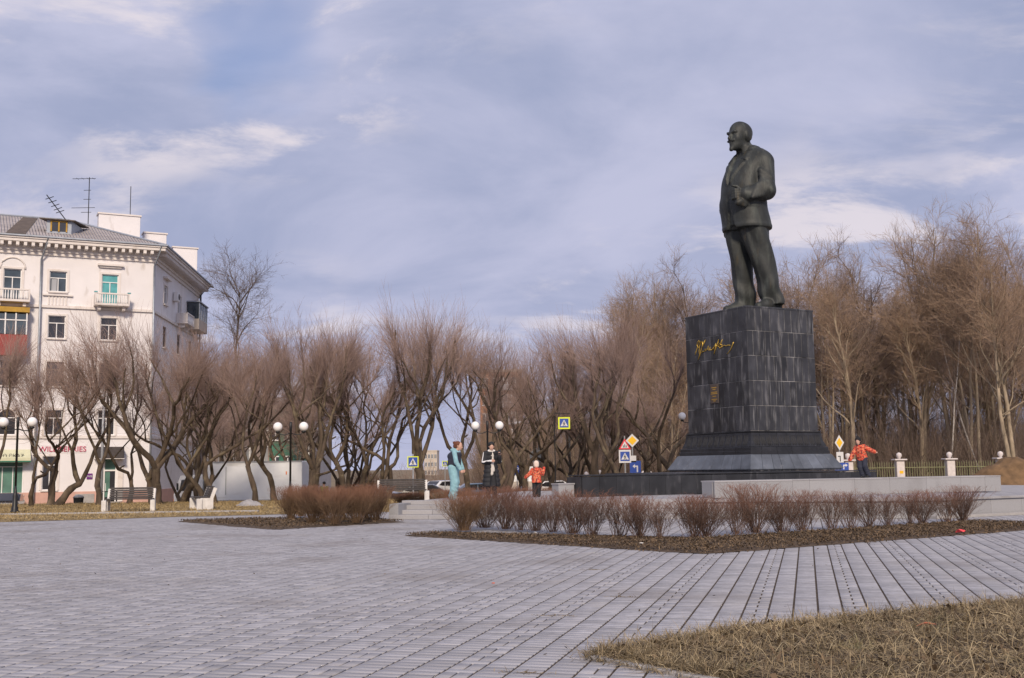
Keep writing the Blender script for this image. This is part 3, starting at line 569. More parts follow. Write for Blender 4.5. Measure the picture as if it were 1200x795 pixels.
# ------------------------------------------------------------------ sculpting kit: blended solids -> one continuous surface
class Solid:
    def __init__(s, lo, hi, vox):
        s.lo = np.array(lo, float); s.v = vox; s.n = np.ceil((np.array(hi)-s.lo)/vox).astype(int)+1; s.D = np.full(s.n, .5, np.float32)
    def _sub(s, lo, hi, pad):
        a = np.clip(np.floor((np.array(lo)-pad-s.lo)/s.v).astype(int), 0, s.n-1); b = np.clip(np.ceil((np.array(hi)+pad-s.lo)/s.v).astype(int)+1, 1, s.n)
        g = np.meshgrid(*[s.lo[k]+s.v*np.arange(a[k], b[k]) for k in range(3)], indexing='ij', sparse=False)
        return tuple(slice(a[k], b[k]) for k in range(3)), np.stack(g, -1)
    def op(s, d, sl, k, cut=False):
        a = s.D[sl]; b = -d if cut else d
        if cut:
            h = np.clip(.5-.5*(a-b)/k, 0, 1); s.D[sl] = a+(b-a)*h+k*h*(1-h)
        else:
            h = np.clip(.5+.5*(b-a)/k, 0, 1); s.D[sl] = b+(a-b)*h-k*h*(1-h)
        return s
    def cone(s, a, b, ra, rb, k=.02, cut=False, flat=None, clip=None):
        a, b = np.array(a, float), np.array(b, float); R = max(ra, rb); sl, P = s._sub(np.minimum(a, b)-R, np.maximum(a, b)+R, k+.03)
        ab = b-a; L2 = ab@ab+1e-9; t = np.clip(((P-a)@ab)/L2, 0, 1); q = P-a-t[..., None]*ab
        if flat is not None:
            ax = np.array(flat[0], float); q = q+(flat[1]-1)*(q@ax)[..., None]*ax
        d = np.linalg.norm(q, axis=-1)-(ra+(rb-ra)*t)
        if clip is not None:
            for nn, cc in clip: d = np.maximum(d, P@np.array(nn, float)-cc)
        return s.op(d, sl, k, cut)
    def ell(s, c, r, k=.02, cut=False, rot=None, clip=None):
        c, r = np.array(c, float), np.array(r, float); R = r.max(); sl, P = s._sub(c-R, c+R, k+.03); q = P-c
        if rot is not None: q = q@np.array(Matrix.Rotation(rot[1], 3, rot[0]))
        k0 = np.linalg.norm(q/r, axis=-1); k1 = np.linalg.norm(q/r**2, axis=-1)+1e-6; d = k0*(k0-1)/k1
        if clip is not None:
            for nn, cc in clip: d = np.maximum(d, P@np.array(nn, float)-cc)
        return s.op(d, sl, k, cut)
    def stack(s, prof, k=.02, ex=2.4, disp=None, cut=False):
        """prof rows: z, cx, cy, a, b - a lofted trunk; disp(P, ang, z) -> outward push"""
        pr = np.array(prof); pr = pr[np.argsort(pr[:, 0])]; lo = [(pr[:, 1]-pr[:, 3]).min(), (pr[:, 2]-pr[:, 4]).min(), pr[0, 0]]; hi = [(pr[:, 1]+pr[:, 3]).max(), (pr[:, 2]+pr[:, 4]).max(), pr[-1, 0]]
        sl, P = s._sub(lo, hi, k+.06); z = P[..., 2]; zc = np.clip(z, pr[0, 0], pr[-1, 0])
        # smooth interpolation
        f = lambda c: np.interp(zc, np.linspace(pr[0, 0], pr[-1, 0], 160), np.convolve(np.pad(np.interp(np.linspace(pr[0, 0], pr[-1, 0], 160), pr[:, 0], pr[:, c]), 6, 'edge'), np.ones(13)/13, 'valid'))
        cx, cy, a, b = f(1), f(2), f(3), f(4); dx, dy = P[..., 0]-cx, P[..., 1]-cy
        rr = (np.abs(dx/a)**ex+np.abs(dy/b)**ex)**(1/ex); d = (rr-1)*np.minimum(a, b)
        if disp is not None: d = d-disp(P, dx, dy, z)
        d = np.maximum(d, np.maximum(z-pr[-1, 0], pr[0, 0]-z)); return s.op(d, sl, k, cut)
    def mesh(s):
        D = s.D; Sg = D < 0; nx, ny, nz = D.shape
        cnt = np.zeros((nx-1, ny-1, nz-1), np.int8); C8 = [(i, j, k) for i in (0, 1) for j in (0, 1) for k in (0, 1)]
        for i, j, k in C8: cnt += Sg[i:nx-1+i, j:ny-1+j, k:nz-1+k]
        act = (cnt > 0) & (cnt < 8); ids = np.full(cnt.shape, -1, np.int64); I = np.argwhere(act); ids[act] = np.arange(len(I))
        acc = np.zeros((len(I), 3)); num = np.zeros(len(I))
        for c0 in C8:
            for ax in range(3):
                if c0[ax]: continue
                c1 = list(c0); c1[ax] = 1; v0 = D[I[:, 0]+c0[0], I[:, 1]+c0[1], I[:, 2]+c0[2]]; v1 = D[I[:, 0]+c1[0], I[:, 1]+c1[1], I[:, 2]+c1[2]]
                x = (v0 < 0) != (v1 < 0); t = np.where(x, v0/np.where(x, v0-v1, 1), 0); p = np.tile(np.array(c0, float), (len(I), 1)); p[:, ax] += t
                acc[x] += p[x]; num[x] += 1
        V = s.lo+s.v*(I+acc/num[:, None]); F = []
        for ax in range(3):
            o1, o2 = (ax+1) % 3, (ax+2) % 3; sl0 = [slice(None)]*3; sl1 = [slice(None)]*3; sl0[ax] = slice(0, -1); sl1[ax] = slice(1, None)
            ch = Sg[tuple(sl0)] != Sg[tuple(sl1)]; E = np.argwhere(ch); inn = Sg[tuple(sl0)][ch]
            ok = (E[:, o1] > 0) & (E[:, o2] > 0) & (E[:, o1] < D.shape[o1]-1) & (E[:, o2] < D.shape[o2]-1) & (E[:, ax] < D.shape[ax]-1); E = E[ok]; inn = inn[ok]
            q = []
            for a, b in ((-1, -1), (0, -1), (0, 0), (-1, 0)):
                e = E.copy(); e[:, o1] += a; e[:, o2] += b; q.append(ids[e[:, 0], e[:, 1], e[:, 2]])
            q = np.stack(q, -1); q[~inn] = q[~inn][:, ::-1]; F.append(q)
        F = np.concatenate(F); return V, F[(F >= 0).all(1)]
def hand(s, wrist, palm_dir, side, curl, scale=1., thumb=1, k=.006):
    """palm and five bent fingers; palm_dir points from the wrist along the hand, side across the knuckles, curl the way the fingers close"""
    w_, d, sd, cu = (np.array(v, float) for v in (wrist, palm_dir, side, curl)); d /= np.linalg.norm(d); sd /= np.linalg.norm(sd); cu /= np.linalg.norm(cu)
    e = w_+d*.085*scale; s.cone(w_, e, .030*scale, .038*scale, .012, flat=(cu, 1.5))
    for q, (o_, l) in enumerate(((-.03, .060), (-.010, .072), (.010, .068), (.028, .052))):
        a = e+sd*o_*scale; b = a+(d*.7+cu*.6)*l*.5*scale; c_ = b+(d*.1+cu*1.)*l*.45*scale; e_ = c_+(cu*.5-d*.8)*l*.35*scale
        s.cone(a, b, .0105*scale, .0100*scale, k); s.cone(b, c_, .0100*scale, .0092*scale, k); s.cone(c_, e_, .0092*scale, .0080*scale, k)
    a = w_+d*.025*scale-sd*.03*thumb*scale; b = a+(d*.7-sd*.5*thumb+cu*.5)*.045*scale; c_ = b+(d*.8+cu*.5)*.035*scale
    s.cone(a, b, .015*scale, .0115*scale, .008); s.cone(b, c_, .0115*scale, .009*scale, k)
def head(s, c, f=(1, 0, 0), up=(0, 0, 1), sc=1., bald=False, ears=True):
    """head with brow, eyes, nose, mouth, jaw; c = centre of the skull, f = facing"""
    f = np.array(f, float); f /= np.linalg.norm(f); up = np.array(up, float); l = np.cross(up, f); l /= np.linalg.norm(l); up = np.cross(f, l); c = np.array(c, float)
    W = lambda x, y, z: c+(f*x+l*y+up*z)*sc
    an = math.atan2(f[1], f[0]); rt = ('Z', an); E = lambda x, y, z, r, k=.012, cut=False: s.ell(W(x, y, z), np.array(r)*sc, k, cut, rt)
    E(-.008, 0, .03, (.100, .080, .092)); E(.04, 0, -.035, (.060, .060, .088), .03); E(.055, 0, -.085, (.036, .036, .03), .025)
    for y in (-1, 1):
        E(.058, .042*y, -.025, (.028, .022, .028), .02); E(.084, .030*y, .018, (.016, .030, .010), .012); E(.100, .031*y, -.002, (.014, .019, .011), .006, True); E(.080, .031*y, -.002, (.013, .013, .011), .003)
        if ears: E(-.012, .082*y, -.005, (.020, .011, .032), .006)
    s.cone(W(.098, 0, .008), W(.118, 0, -.030), .009*sc, .015*sc, .010); E(.094, 0, -.060, (.012, .024, .007), .006); E(.102, 0, -.064, (.010, .02, .0025), .003, True); E(.094, 0, -.070, (.011, .020, .007), .006)

# ------------------------------------------------------------------ the statue (local: x forward, y left, z up; 1.75 units tall)
def make_statue():
    s = Solid((-.30, -.42, -.02), (.52, .46, 1.80), .0085)
    fold = lambda P, ax, ay, az, fr, amp: amp*np.sin(fr*(ax*P[..., 0]+ay*P[..., 1]+az*P[..., 2]))
    # trousers: wide legs with long vertical folds
    def leg(rows, ph):
        def disp(P, dx, dy, z):
            an = np.arctan2(dy, dx); low = np.clip((.35-z)/.3, 0, 1)
            return 0.008*np.sin(3*an+ph+z*3)+.013*low*np.sin(30*z+2.8*np.sin(an+ph))+.010*np.exp(-((an-.25+ph*.1)/.14)**2)+.007*np.sin(12*z+3*an+ph)
        s.stack(rows, .03, 2.2, disp)
    leg([(.055, .065, -.125, 0.098, 0.093), (.10, .068, -.125, 0.098, 0.093), (.30, .085, -.122, 0.098, 0.095), (.50, .115, -.112, 0.107, 0.100), (.66, .135, -.100, 0.121, 0.110), (.84, .135, -.085, 0.135, 0.116)], 0.)
    leg([(.055, -.050, .135, 0.100, 0.097), (.10, -.045, .135, 0.102, 0.097), (.30, .000, .130, 0.104, 0.099), (.50, .050, .122, 0.116, 0.104), (.66, .090, .110, 0.132, 0.113), (.84, .115, .095, 0.144, 0.121)], 1.7)
    # shoes
    for fx, fy, out in ((.075, -.13, -.10), (-.045, .14, .12)):
        d = np.array([math.cos(out), math.sin(out), 0]); p = np.array([fx, fy, 0])
        s.cone(p+(-.055*d)+np.array([0, 0, .048]), p+.10*d+np.array([0, 0, .05]), .050, .052, .02, clip=[((0, 0, -1), 0)])
        s.cone(p+.08*d+np.array([0, 0, .045]), p+.205*d+np.array([0, 0, .032]), .052, .036, .03, clip=[((0, 0, -1), 0)])
        q0 = p-.07*d; s.cone((*q0[:2], .012), (*(p+.2*d)[:2], .012), .05, .045, .006, flat=((0, 0, 1), 3.5), clip=[((0, 0, -1), 0)])
    # waistcoat and shirt under the open jacket
    s.stack([(.78, .125, 0, .180, .19), (.95, .155, 0, .180, .20), (1.10, .168, 0, .178, .20), (1.25, .130, 0, .168, .20), (1.38, .080, 0, .145, .19), (1.46, .06, 0, .10, .13)], .01)
    # jacket
    def jacket(P, dx, dy, z):
        y = P[..., 1]; fr = dx > 0
        line = .018+.055*np.clip((z-1.13)/.36, 0, 1)+.05*np.clip((.95-z)/.2, 0, 1)**2               # half-gap of the open front
        gap = np.clip((line-np.abs(y-.012))/.02, 0, 1)*fr
        lap_o = line+.085*np.clip((z-1.13)/.23, 0, 1)-.03*np.clip((z-1.40)/.06, 0, 1)                # lapel width, notch near the collar
        lap = np.clip((lap_o-np.abs(y-.012))/.018, 0, 1)*np.clip((z-1.12)/.03, 0, 1)*np.clip((1.49-z)/.02, 0, 1)*fr
        notch = np.exp(-((z-1.385-(.10-np.abs(y))*.6)/.010)**2)*(np.abs(y) > .06)*fr
        d = .020*lap-.02*notch*lap-.06*gap
        side = np.abs(y) > .12
        d = d-.010*np.exp(-((z-.985+.03*dx)/.006)**2)*side*np.clip((dx+.02)/.02, 0, 1)*np.clip((.15-dx)/.02, 0, 1)   # pocket slit
        d = d+.006*np.clip((.985-z)/.004, 0, 1)*np.clip((z-.93)/.004, 0, 1)*side*np.clip((dx+.02)/.02, 0, 1)*np.clip((.15-dx)/.02, 0, 1)
        d = d+0.006*np.sin(9*z+5*dy+3*dx)*np.clip((1.35-z)/.2, 0, 1)+.009*np.sin(24*(z-.6*dx)+4*dy)*np.exp(-((z-1.08)/.12)**2)
        d = d+.004*np.exp(-((z-.775)/.012)**2)
        d = d-.006*np.exp(-((dy-.19+.05*np.abs(dx))/.008)**2)*(z < 1.25)*(np.abs(dx) < .1)
        return d
    s.stack([(.750, .118, 0, .208, .238), (.82, .125, 0, .202, .235), (.95, .150, 0, .196, .228), (1.10, .160, 0, .196, .222), (1.25, .125, 0, .188, .222), (1.36, .085, 0, .165, .222), (1.43, .066, 0, .130, .19), (1.475, .060, 0, .105, .125), (1.50, .065, 0, .085, .09)], .008, 2.3, jacket)
    # shoulders
    for y in (-1, 1): s.ell((.045, .180*y, 1.362), (.092, .076, .080), .06); s.cone((.06, .06*y, 1.475), (.045, .17*y, 1.410), .075, .070, .05)
    # collar at the neck
    s.stack([(1.455, .075, 0, .108, .100), (1.50, .095, 0, .093, .088), (1.535, .105, 0, .086, .082)], .008, 2.1, lambda P, dx, dy, z: -.05*(np.clip((.035-np.abs(dy))/.01, 0, 1))*(dx > 0))
    # left arm (towards the viewer), bent, fist at the belly; right arm hanging with hand in pocket
    sh, el, wr = np.array([.035, .200, 1.355]), np.array([.082, .262, 1.075]), np.array([.275, .195, 1.035])
    s.cone(sh, el, .086, .078, .03); s.cone(el, wr, .082, .062, .025); s.cone(wr-np.array([.012, -.004, .002]), wr+np.array([.012, -.006, 0]), .066, .064, .004)
    for t_, am in ((.15, .014), (.32, .012), (.5, .011), (.68, .010)):                         # sleeve folds
        p = el+(wr-el)*t_; s.cone(p+np.array([-.01, .05, .07]), p+np.array([.06, .055, -.055]), .020, .014, .03)
    for t_ in (.45, .62, .78, .9):
        p = sh+(el-sh)*t_; s.cone(p+np.array([.085, .02, .03]), p+np.array([.01, .085, -.045]), .018, .014, .03)
    s.cone(el+np.array([.07, .0, .085]), el+np.array([-.02, .03, .02]), .016, .012, .012, cut=True)
    s.cone(wr+np.array([-.01, -.01, 0]), wr+np.array([.03, -.03, .0]), .042, .040, .01)
    fc = wr+np.array([.055, -.045, .005]); s.ell(fc, (.052, .040, .050), .015)
    for q in range(4):
        a = fc+np.array([.030, .028, .034-.024*q]); b = a+np.array([.030, -.012, -.002]); c_ = b+np.array([.006, -.040, -.004]); e_ = c_+np.array([-.03, -.02, 0])
        s.cone(a, b, .0145, .0135, .006); s.cone(b, c_, .0135, .0125, .006); s.cone(c_, e_, .0125, .011, .006)
    a = fc+np.array([-.005, .025, .040]); b = a+np.array([.035, -.02, .028]); c_ = b+np.array([.035, -.025, .008]); s.cone(a, b, .016, .0145, .008); s.cone(b, c_, .0145, .011, .006)
    # crumpled cap held under the fist
    s.ell(fc+np.array([.005, .020, -.075]), (.062, .040, .036), .012, rot=('Y', .25)); s.ell(fc+np.array([-.035, .035, -.088]), (.035, .028, .026), .01); s.cone(fc+np.array([.02, .045, -.06]), fc+np.array([-.03, .055, -.085]), .012, .010, .006)
    s.cone(fc+np.array([.04, .02, -.09]), fc+np.array([-.03, .04, -.108]), .015, .018, .01)
    sh, el, wr = np.array([.035, -.205, 1.375]), np.array([-.02, -.275, 1.08]), np.array([.10, -.285, .86])
    s.cone(sh, el, .095, .082, .03); s.cone(el, wr, .084, .064, .03)
    hand(s, wr, (.3, .1, -1), (1, 0, .3), (0, 1, -.2), 1.15)
    # neck and head
    s.cone((.065, 0, 1.45), (.135, 0, 1.575), .078, .070, .02)
    hc = np.array([.168, 0, 1.635]); head(s, hc, (1, .04, -.02), sc=1.14)
    s.ell(hc+np.array([-.045, 0, .030]), (.092, .090, .088), .03)                               # full back of the skull
    for y in (-1, 1): s.ell(hc+np.array([-.04, .078*y, -.01]), (.05, .018, .052), .012); s.ell(hc+np.array([.112, .022*y, -.058]), (.018, .028, .012), .008)
    s.cone(hc+np.array([.075, 0, -.095]), hc+np.array([.108, 0, -.135]), .036, .022, .02)       # pointed beard
    s.ell(hc+np.array([.095, 0, -.082]), (.024, .022, .022), .012); s.cone(hc+np.array([.105, -.05, .027]), hc+np.array([.112, -.012, .018]), .012, .010, .008); s.cone(hc+np.array([.105, .05, .027]), hc+np.array([.112, .012, .018]), .012, .010, .008)
    return s.mesh()
V, F = make_statue(); sc = (358-140.5)/FPX*YC*1.105/1.75
sb = corner[:2]+E2*PW2/2+E1*PW1/2
st = thing('statue', 'bronze statue of a bald bearded man in an open suit holding a cap', 'statue', (sb[0]+.50, sb[1]+.10, PT+.06), math.atan2(-E2[1], -E2[0]))
link('figure', meshdata('figure', V*sc*np.array([.95, .95, 1.]), F, 'bronze', True), st)

# ------------------------------------------------------------------ people
def person(name, label, pos, rz, h, J, parts, group=None):
    """J: joints of a 1.70 m figure; parts: list of (name, material, builder(solid))"""
    k = h/1.70; root = thing(name, label, 'person', pos, rz, group)
    b = Solid((-.5, -.75, -.02), (.75, .75, 1.82), .0125)
    head(b, J['head'], J.get('face', (1, 0, 0)), sc=J.get('hs', 1.0)); b.cone(J['neck'], np.array(J['head'])+np.array([-.01, 0, -.07]), .055, .052, .02)
    n = np.array(J['neck']); hp = (np.array(J['hip'][0])+np.array(J['hip'][1]))/2
    b.cone(n-np.array([0, 0, .16]), hp+np.array([0, 0, .22]), .115, .10, .04, flat=((1, 0, 0), 1.25)); b.cone(hp+np.array([0, 0, .2]), hp, .11, .125, .04, flat=((1, 0, 0), 1.2))
    for q in (0, 1):
        b.cone(n-np.array([0, 0, .06]), J['sh'][q], .05, .055, .03); b.cone(J['sh'][q], J['el'][q], .050, .040, .02); b.cone(J['el'][q], J['wr'][q], .040, .028, .015)
        wv = np.array(J['wr'][q])-np.array(J['el'][q]); hd = np.array(J.get('hd', [wv, wv])[q], float)
        hand(b, J['wr'][q], hd, J.get('hside', [(1, 0, 0), (1, 0, 0)])[q], J.get('hcurl', [(0, -1, 0), (0, 1, 0)])[q], J.get('hands', 1.), thumb=-1)
        b.cone(J['hip'][q], J['kn'][q], .085, .058, .03); b.cone(J['kn'][q], J['an'][q], .058, .038, .02); a = np.array(J['an'][q]); fd = np.array(J.get('ft', [(1, 0, 0), (1, 0, 0)])[q], float)
        b.cone(a-np.array([0, 0, .05])-fd*.03, a+fd*.16-np.array([0, 0, .062]), .036, .028, .02)
    V, F = b.mesh(); link('body', meshdata('body', V*k, F, 'skin', True), root)
    for nm, mt, fn in parts:
        s = Solid((-.5, -.75, -.02), (.75, .75, 1.86), .0135); fn(s, J); V, F = s.mesh()
        if len(V): link(nm, meshdata(nm, V*k, F, mt, True), root)
    return root
def arms(s, J, r0=.072, r1=.058, r2=.048, end=1.0):
    for q in (0, 1):
        w_ = np.array(J['el'][q])+(np.array(J['wr'][q])-np.array(J['el'][q]))*end
        s.cone(J['sh'][q], J['el'][q], r0, r1, .025); s.cone(J['el'][q], w_, r1, r2, .02)
        for t_ in (.3, .6):
            p = np.array(J['el'][q])+(w_-np.array(J['el'][q]))*t_; s.ell(p, (r1*1.03, r1*1.03, .03), .02)
def legs(s, J, r0=.11, r1=.085, r2=.08, low=.0, wr=True):
    for q in (0, 1):
        a = np.array(J['an'][q])-np.array([0, 0, low]); s.cone(np.array(J['hip'][q])+np.array([0, 0, .03]), J['kn'][q], r0, r1, .03); s.cone(J['kn'][q], a, r1, r2, .025)
        if wr:
            for t_ in (.25, .5, .75, .95):
                p = np.array(J['kn'][q])+(a-np.array(J['kn'][q]))*t_; s.ell(p+np.array([.012*(-1)**int(t_*8), 0, 0]), (r2*1.10, r2*1.08, .035), .02, rot=('Y', .35))
def shoes(s, J, r=.05, top=.0):
    for q in (0, 1):
        a = np.array(J['an'][q]); fd = np.array(J.get('ft', [(1, 0, 0), (1, 0, 0)])[q], float); z = np.array([0, 0, 1.])
        s.cone(a-z*.035-fd*.04, a+fd*.15-z*.055, r, r*.72, .02, clip=[((0, 0, -1), -(a[2]-.092))])
        if top: s.cone(a-z*.03, a+z*top, r*.98, r*1.02, .02)
def trunk(s, J, a, b, z0, z1, flare_=0., front=0., ex=2.3, k=.03):
    n = np.array(J['neck']); hp = (np.array(J['hip'][0])+np.array(J['hip'][1]))/2
    zs = np.linspace(z0, z1, 7); rows = []
    for z in zs:
        t_ = (z-hp[2])/(n[2]-hp[2]); c = hp+(n-hp)*np.clip(t_, -.2, 1.1); g = 1-.25*np.clip((t_-.8)/.2, 0, 1)+flare_*np.clip(-t_+.2, 0, 1)
        rows.append((z, c[0]+front, c[1], a*g, b*g))
    s.stack(rows, k, ex, lambda P, dx, dy, z: .006*np.sin(30*z+4*dy)+.005*np.sin(5*np.arctan2(dy, dx)+7*z))
# woman in pale blue tracksuit and dark vest, walking to the right, seen from the side
J = dict(head=(.135, 0, 1.555), face=(1, -.1, -.25), neck=(.045, 0, 1.40), sh=[(.05, .175, 1.345), (.05, -.180, 1.345)], el=[(.10, .225, 1.08), (.115, -.235, 1.08)], wr=[(.19, .21, .88), (.24, -.215, .87)], hd=[(.4, 0, -1), (.45, 0, -1)],
         hip=[(-.04, .09, .90), (-.04, -.09, .90)], kn=[(.0, .095, .50), (.02, -.095, .50)], an=[(-.10, .095, .10), (-.03, -.095, .09)])
wp = onz(533, 585.5, TZ)
person('person', 'woman in pale blue tracksuit and dark sleeveless vest standing on the terrace', (wp[0], wp[1], TZ+.004), -.22, 1.74, J, [
    ('tracksuit_trousers', 'cloth_blue', lambda s, J: (legs(s, J, .14, .118, .112, .03), s.ell((-.03, 0, .93), (.15, .18, .10), .04))),
    ('hoodie', 'cloth_blue', lambda s, J: (arms(s, J, .070, .066, .055, .97), trunk(s, J, .15, .18, .88, 1.40), s.ell((-.02, 0, 1.43), (.11, .12, .07), .03), s.cone((.06, -.05, 1.40), (.06, .05, 1.40), .05, .05, .03))),
    ('vest', 'cloth_navy', lambda s, J: (trunk(s, J, .185, .205, .96, 1.37), s.ell((-.02, 0, 1.02), (.20, .205, .08), .04), s.ell((-.03, 0, 1.25), (.185, .20, .13), .04))),
    ('hair', 'hair_red', lambda s, J: (s.ell((.095, 0, 1.605), (.118, .10, .092), .02), s.ell((.04, 0, 1.55), (.08, .088, .075), .02), s.ell((.225, 0, 1.515), (.085, .09, .085), .02, cut=True), s.ell((.0, 0, 1.65), (.05, .05, .045), .02))),
    ('shoes', 'shoe_white', lambda s, J: shoes(s, J, .052))])
# woman in a long black coat looking at her phone
J = dict(head=(.045, .0, 1.565), face=(1, -.1, -.15), neck=(.0, 0, 1.40), sh=[(.0, .17, 1.35), (.0, -.17, 1.35)], el=[(.02, .25, 1.10), (.03, -.23, 1.09)], wr=[(.17, .22, 1.27), (.20, -.06, 1.10)], hd=[(.25, .0, 1), (.3, 1, .2)], hside=[(0, 1, 0), (0, 0, 1)], hcurl=[(1, -.3, 0), (1, 0, 0)],
         hip=[(0, .09, .88), (0, -.09, .88)], kn=[(.01, .10, .48), (.03, -.10, .48)], an=[(0, .10, .09), (.06, -.11, .09)])
wp = onz(576, 584, TZ)
def coat(s, J):
    arms(s, J, .082, .072, .060, .92)
    n = 9; rows = [(z, .0, 0, .135+.06*np.clip((1.0-z)/.7, 0, 1), .185+.10*np.clip((1.1-z)/.7, 0, 1)) for z in np.linspace(.34, 1.40, n)]
    s.stack(rows, .03, 2.4, lambda P, dx, dy, z: .016*np.abs(np.sin(PI*(z-.34)/.135))-.012); s.ell((-.05, 0, 1.41), (.10, .13, .055), .03)
    s.stack([(z, .20, .03, .11, .035+.075*np.clip((1.25-z)/.8, 0, 1)) for z in np.linspace(.30, 1.44, n)], .012, 2.4, cut=True)
wb = person('person', 'woman in open black quilted long coat holding up a phone', (wp[0], wp[1], TZ+.004), -PI/2+.25, 1.72, J, [
    ('trousers', 'cloth_black', lambda s, J: legs(s, J, .095, .072, .066, .0)),
    ('sweater', 'cloth_cream', lambda s, J: (trunk(s, J, .120, .155, .80, 1.38), s.cone((.06, -.03, 1.40), (.10, -.02, .74), .06, .065, .02, flat=((1, 0, 0), 1.4)), s.stack([(1.38, .0, 0, .085, .09), (1.44, .01, 0, .075, .08)], .02))),
    ('coat', 'cloth_black', coat),
    ('sleeve_stripe', 'cloth_white', lambda s, J: [s.cone(np.array(a)+np.array([.02, sg*.055, .015]), np.array(b)+np.array([.02, sg*.055, .0]), .028, .026, .01) for a, b, sg in ((J['sh'][0], J['el'][0], 1), (J['sh'][1], J['el'][1], -1))]+[s.cone(np.array(J['el'][1])+np.array([.04, -.03, 0]), np.array(J['wr'][1])+np.array([.03, .0, .02]), .035, .035, .01)]),
    ('hood', 'cloth_white', lambda s, J: (s.cone((.05, -.09, 1.43), (-.06, 0, 1.46), .030, .038, .02), s.cone((.05, .09, 1.43), (-.06, 0, 1.46), .030, .038, .02))),
    ('hair', 'hair_black', lambda s, J: (s.ell((.032, 0, 1.615), (.120, .100, .094), .02), s.ell((-.02, 0, 1.54), (.085, .098, .10), .02), s.ell((.175, 0, 1.545), (.085, .058, .075), .010, cut=True))),
    ('boots', 'boot', lambda s, J: shoes(s, J, .055, .16))])
ph_ = MB().box((0, 0, 0), (.006, .037, .075), bev=.004).build('phone', 'phone'); k_ = 1.72/1.70
ph_.location = (Matrix.Translation(wb.location) @ Matrix.Rotation(-PI/2+.25, 4, 'Z')) @ Vector((.235*k_, .215*k_, 1.385*k_)); ph_.rotation_euler = (0, -.25, -PI/2+.25)
tag(ph_, 'dark smartphone held up by the woman in the long coat', 'phone')
# child in orange patterned jacket seen from behind
CH = dict(hs=1.12, hands=1.0)
J = dict(head=(.02, 0, 1.53), neck=(0, 0, 1.36), sh=[(0, .17, 1.28), (0, -.17, 1.28)], el=[(.03, .33, 1.08), (.08, -.30, 1.08)], wr=[(.10, .47, .96), (.16, -.36, 1.25)], hd=[(.3, .8, -.3), (.2, -.4, 1)],
         hip=[(0, .10, .80), (0, -.10, .80)], kn=[(.02, .10, .45), (.02, -.10, .45)], an=[(0, .10, .09), (.0, -.10, .09)], **CH)
kp = onz(629, 583, TZ)
person('person', 'small child in orange patterned jacket and pale knit hat seen from behind', (kp[0], kp[1], TZ+.004), PI/2+.1, 1.12, J, [
    ('trousers', 'cloth_black', lambda s, J: legs(s, J, .12, .10, .09, .0)),
    ('jacket', 'jacket_orange', lambda s, J: (arms(s, J, .10, .092, .085, 1.0), trunk(s, J, .185, .225, .68, 1.34, .1), s.ell((-.11, 0, 1.29), (.11, .16, .10), .04), s.ell((.11, .50, .93), (.075, .075, .07), .02), s.ell((.17, -.38, 1.35), (.075, .075, .085), .02))),
    ('knit_hat', 'hat_pink', lambda s, J: (s.ell((.0, 0, 1.585), (.140, .130, .135), .02), s.cone((-.01, 0, 1.49), (-.01, 0, 1.53), .128, .130, .02))),
    ('boots', 'boot', lambda s, J: shoes(s, J, .06, .1))])
# boy balancing on the light wall
J = dict(head=(.09, 0, 1.52), face=(1, .1, -.3), neck=(.02, 0, 1.36), sh=[(.0, .17, 1.28), (.0, -.17, 1.28)], el=[(-.05, .38, 1.12), (.12, -.29, 1.03)], wr=[(-.04, .60, 1.0), (.22, -.42, .80)], hd=[(-.2, .9, -.4), (.1, -.9, -.5)],
         hip=[(-.06, .10, .78), (-.06, -.10, .78)], kn=[(.07, .13, .46), (.10, -.08, .45)], an=[(-.08, .15, .09), (.0, -.06, .09)], **CH)
rd = ray(1013, 557)[:2]; A_ = np.array([[rd[0], -WD[0]], [rd[1], -WD[1]]]); tw = np.linalg.solve(A_, WL0+WN*.36)[1]; bw = WL0+WN*.36+WD*tw
boy = person('person', 'child in orange jacket and black hat balancing on the light grey wall', (bw[0], bw[1], WTOP), -PI/2-.75, 1.22, J, [
    ('trousers', 'cloth_navy', lambda s, J: legs(s, J, .125, .105, .095, .0)),
    ('jacket', 'jacket_orange', lambda s, J: (arms(s, J, .10, .092, .082, .97), trunk(s, J, .17, .215, .72, 1.36), s.ell((-.09, 0, 1.31), (.10, .15, .09), .04))),
    ('scarf', 'hat_black', lambda s, J: s.stack([(1.34, .03, 0, .10, .11), (1.42, .05, 0, .095, .10)], .02)),
    ('hat', 'hat_black', lambda s, J: (s.ell((.065, 0, 1.585), (.135, .125, .12), .02), s.ell((.19, .01, 1.47), (.09, .13, .085), .012, cut=True), s.ell((-.0, 0, 1.50), (.09, .115, .07), .02), s.ell((.05, 0, 1.71), (.05, .05, .045), .02))),
    ('boots', 'boot', lambda s, J: shoes(s, J, .06, .05))])
boy.rotation_euler[0] = .11
